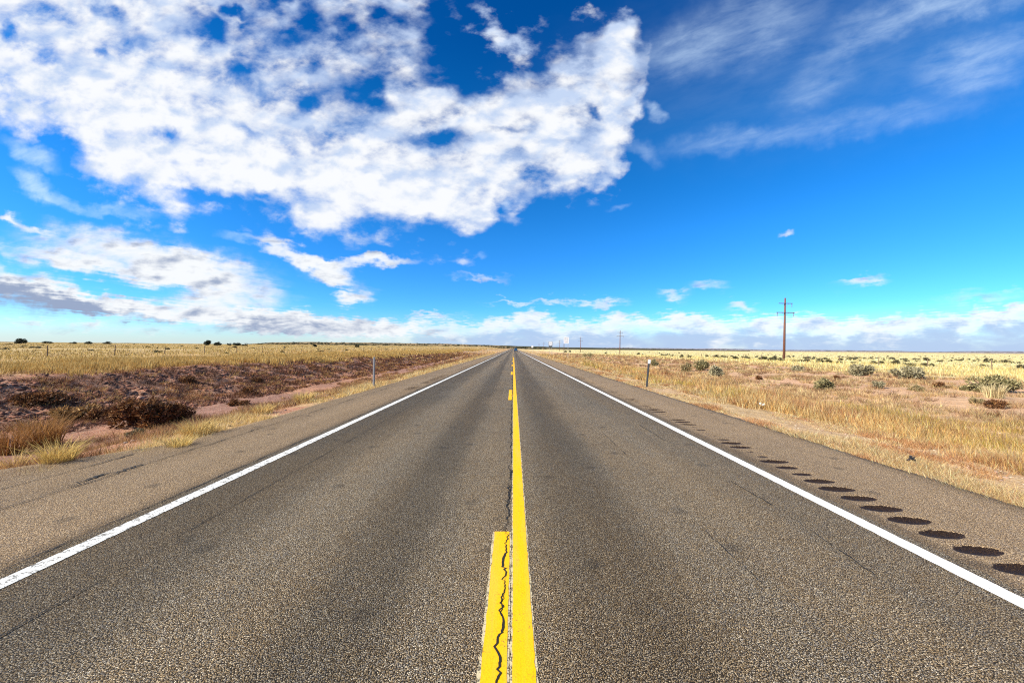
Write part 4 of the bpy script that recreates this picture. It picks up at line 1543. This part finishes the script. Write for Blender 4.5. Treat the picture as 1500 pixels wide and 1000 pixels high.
# white regulatory board with three lines of words too small to read
ys = 70.0
p = col_at(829.3, ys)
o = empty('road_sign', p)
tag(o, 'tall white road sign with three short dark lines on two posts, right verge', 'road sign')
zc = (510.8 - 498.4) / FPX * ys + CAMH - p.z
mb = MB(); mb.prism([(x, zc + z) for x, z in rrect(.95, 1.24, .05)], -.006, .0); mb.build('sign_face', m_sign, o)
mb = MB(); mb.prism([(x, zc + z) for x, z in rrect(.95, 1.24, .05)], .0005, .008); mb.build('sign_back', m_alu, o)
for k, row in enumerate(((.10, .26, .12, .18), (.22, .16, .26), (.16, .28, .18))):
    mb = MB()
    tot = sum(row) + .035 * (len(row) - 1)
    x = -tot / 2
    for wd in row:
        nst = max(2, int(wd / .055))
        for q in range(nst):
            mb.box((x + wd * (q + .5) / nst, -.0085, zc + .36 - .37 * k), (wd / nst * .72, .003, .115 if q % 3 else .09))
        x += wd + .035
    mb.build('lettering', m_ink, o)
mb = MB(); mb.box((-.40, .06, (zc + .5) / 2 - .2), (.09, .09, zc + .9)); mb.build('post', m_spost, o)
mb = MB(); mb.box((.36, .06, (zc + .5) / 2 - .2), (.05, .07, zc + .9)); mb.build('post', m_spost2, o)

# route marker: white shield on a black-cornered plate over a dark plaque
ys = 98.0
p = col_at(806.4, ys)
o = empty('route_marker', p)
tag(o, 'road sign with white shield over a narrow dark plaque, far right verge', 'road sign')
zc = (510.5 - 503.2) / FPX * ys + CAMH - p.z
m_pl = plain('grey_sign_plate', (0.30, 0.30, 0.30), 0.5)
mb = MB(); mb.prism([(x, zc + z) for x, z in rrect(1.06, 1.06, .08)], -.006, .0); mb.build('plate', m_pl, o)
sh = [(0, .48), (.13, .42), (.27, .48), (.42, .36), (.38, .18), (.46, -.02), (.44, -.22), (.28, -.36), (0, -.48), (-.28, -.36), (-.44, -.22), (-.46, -.02), (-.38, .18), (-.42, .36), (-.27, .48), (-.13, .42)]
mb = MB(); mb.prism([(x, zc + z) for x, z in sh[::-1]], -.010, -.0065); mb.build('shield', m_sign, o)
mb = MB()
for x in (-.24, -.02, .22):
    mb.box((x, -.0125, zc - .02), (.05, .004, .34))
    mb.box((x + .05, -.0125, zc + .12), (.09, .0036, .05))
mb.build('numeral', m_ink, o)
mb = MB(); mb.prism([(x, zc - .72 + z) for x, z in rrect(.95, .26, .03)], -.006, .0); mb.build('plaque', m_ink, o)
for x in (-.33, .33):
    mb = MB(); mb.box((x, .045, zc / 2 - .2), (.05, .06, zc + .9)); mb.build('post', m_spost2, o)

ys = 190.0
p = col_at(779.8, ys)
o = empty('road_sign', p)
tag(o, 'tiny distant white road sign on right verge, nearest the vanishing point', 'road sign')
zc = (510.2 - 507.4) / FPX * ys + CAMH - p.z
mb = MB(); mb.prism([(x, zc + z) for x, z in rrect(.92, .92, .08)], -.006, .006); mb.build('sign_face', m_sign, o)
mb = MB(); mb.box((0, .04, zc / 2 - .2), (.07, .06, zc + .7)); mb.build('post', m_spost2, o)

# ------------------------------------------------------------------ the vehicle far ahead
m_blue = plain('blue_car_paint', (0.018, 0.10, 0.22), 0.3, 0.2, 0.08)
m_glass = plain('dark_car_glass', (0.012, 0.016, 0.02), 0.12)
m_tyre = plain('tyre_rubber', (0.015, 0.015, 0.015), 0.9)
m_rim = plain('wheel_rim', (0.4, 0.4, 0.42), 0.35, 0.8)
m_red = plain('red_lamp', (0.30, 0.012, 0.01), 0.3)
yc = 205.0
o = empty('car', (1.35, yc, 0.0))
tag(o, 'blue car far ahead in the right lane near the vanishing point', 'car')


def loft(mb, secs):
    n = len(secs[0])
    v = [q for s in secs for q in s]
    f = [[i * n + k, i * n + (k + 1) % n, (i + 1) * n + (k + 1) % n, (i + 1) * n + k] for i in range(len(secs) - 1) for k in range(n)]
    f += [list(range(n))[::-1], [(len(secs) - 1) * n + k for k in range(n)]]
    mb.add(v, f)


def csec(y, w, z0, z1, r=.1):
    return [(-w / 2 + r, y, z0), (w / 2 - r, y, z0), (w / 2, y, z0 + r), (w / 2, y, z1 - r), (w / 2 - r, y, z1), (-w / 2 + r, y, z1), (-w / 2, y, z1 - r), (-w / 2, y, z0 + r)]


mb = MB()
loft(mb, [csec(-2.3, 1.6, .5, .95), csec(-2.2, 1.86, .34, 1.05), csec(-1.0, 1.95, .30, 1.10), (csec(.9, 1.95, .30, 1.06)), csec(2.0, 1.85, .32, .95), csec(2.35, 1.55, .45, .78)])
mb.build('body', m_blue, o, False)
mb = MB()
loft(mb, [csec(-2.15, 1.62, 1.03, 1.30), csec(-1.75, 1.5, 1.03, 1.80), csec(-.3, 1.5, 1.03, 1.86), csec(.5, 1.45, 1.03, 1.74), csec(1.25, 1.55, 1.03, 1.16, .05)])
mb.build('cabin', m_blue, o)
mb = MB(); mb.box((0, -2.00, 1.52), (1.30, .03, .46), Matrix.Rotation(R(-39), 3, 'X')); mb.build('rear_window', m_glass, o)
for s in (-1, 1):
    mb = MB(); mb.box((s * .765, -.55, 1.47), (.03, 2.0, .40)); mb.build('side_window', m_glass, o)
    mb = MB(); mb.box((s * .80, -2.27, .93), (.22, .06, .24)); mb.build('tail_light', m_red, o)
    for yw in (-1.4, 1.45):
        mb = MB(); mb.tube([(s * .76, yw, .36), (s * .98, yw, .36)], .36, 20)
        w = mb.build('wheel', m_tyre, o)
        mb = MB(); mb.tube([(s * .975, yw, .36), (s * .99, yw, .36)], .22, 14)
        mb.build('rim', m_rim, w)
mb = MB(); mb.box((0, -2.34, .55), (1.7, .14, .2)); mb.build('bumper', m_tyre, o)

# ------------------------------------------------------------------ litter on the right verge
m_trash = plain('white_wrapper', (0.80, 0.82, 0.84), 0.4, vary=0.06)
m_blk = plain('black_rubber_scrap', (0.012, 0.012, 0.014), 0.6)
p = ground_at(1116, 598)
r = np.random.default_rng(3)
gxn, gyn = 9, 6
V = []
for i in range(gyn):
    for j in range(gxn):
        V.append((-.085 + .17 * j / (gxn - 1), -.06 + .12 * i / (gyn - 1), .03 + .022 * math.sin(j * 1.3 + i) + r.normal(0, .008)))
k = np.arange(gxn * gyn).reshape(gyn, gxn)
o = link('wrapper', npmesh('wrapper', V, np.stack([k[:-1, :-1], k[:-1, 1:], k[1:, 1:], k[1:, :-1]], -1).reshape(-1, 4)), m_trash)
o.location = p + Vector((0, 0, .12))
o.rotation_euler = (R(24), R(8), R(-30))
sm = o.modifiers.new('thickness', 'SOLIDIFY'); sm.thickness = .003
tag(o, 'crumpled white wrapper lying in the straw of the right verge', 'litter')
p = ground_at(1334, 681)
mb = MB()
q = Vector((-.06, 0, .02))
for s_, ln in ((0.2, .12), (1.3, .09), (2.4, .07), (0.7, .08)):
    e = q + Vector((math.cos(s_) * ln, random.uniform(-.04, .04), abs(math.sin(s_)) * ln * .7))
    mb.tube([q, q.lerp(e, .5) + Vector((0, .01, .02)), e], [.011, .016, .004], 6)
    q = e.lerp(Vector((0, 0, .02)), .5)
mb.box((.03, 0, .035), (.09, .05, .018), Matrix.Rotation(.5, 3, 'Y'))
mb.box((-.02, .01, .03), (.06, .04, .014), Matrix.Rotation(-.7, 3, 'Y'))
o = mb.build('rubber_scrap', m_blk)
o.location = p + Vector((0, 0, .06))
o.scale = (0.9, 0.9, 0.9)
tag(o, 'torn black rubber scrap lying on the straw near the right shoulder', 'litter')
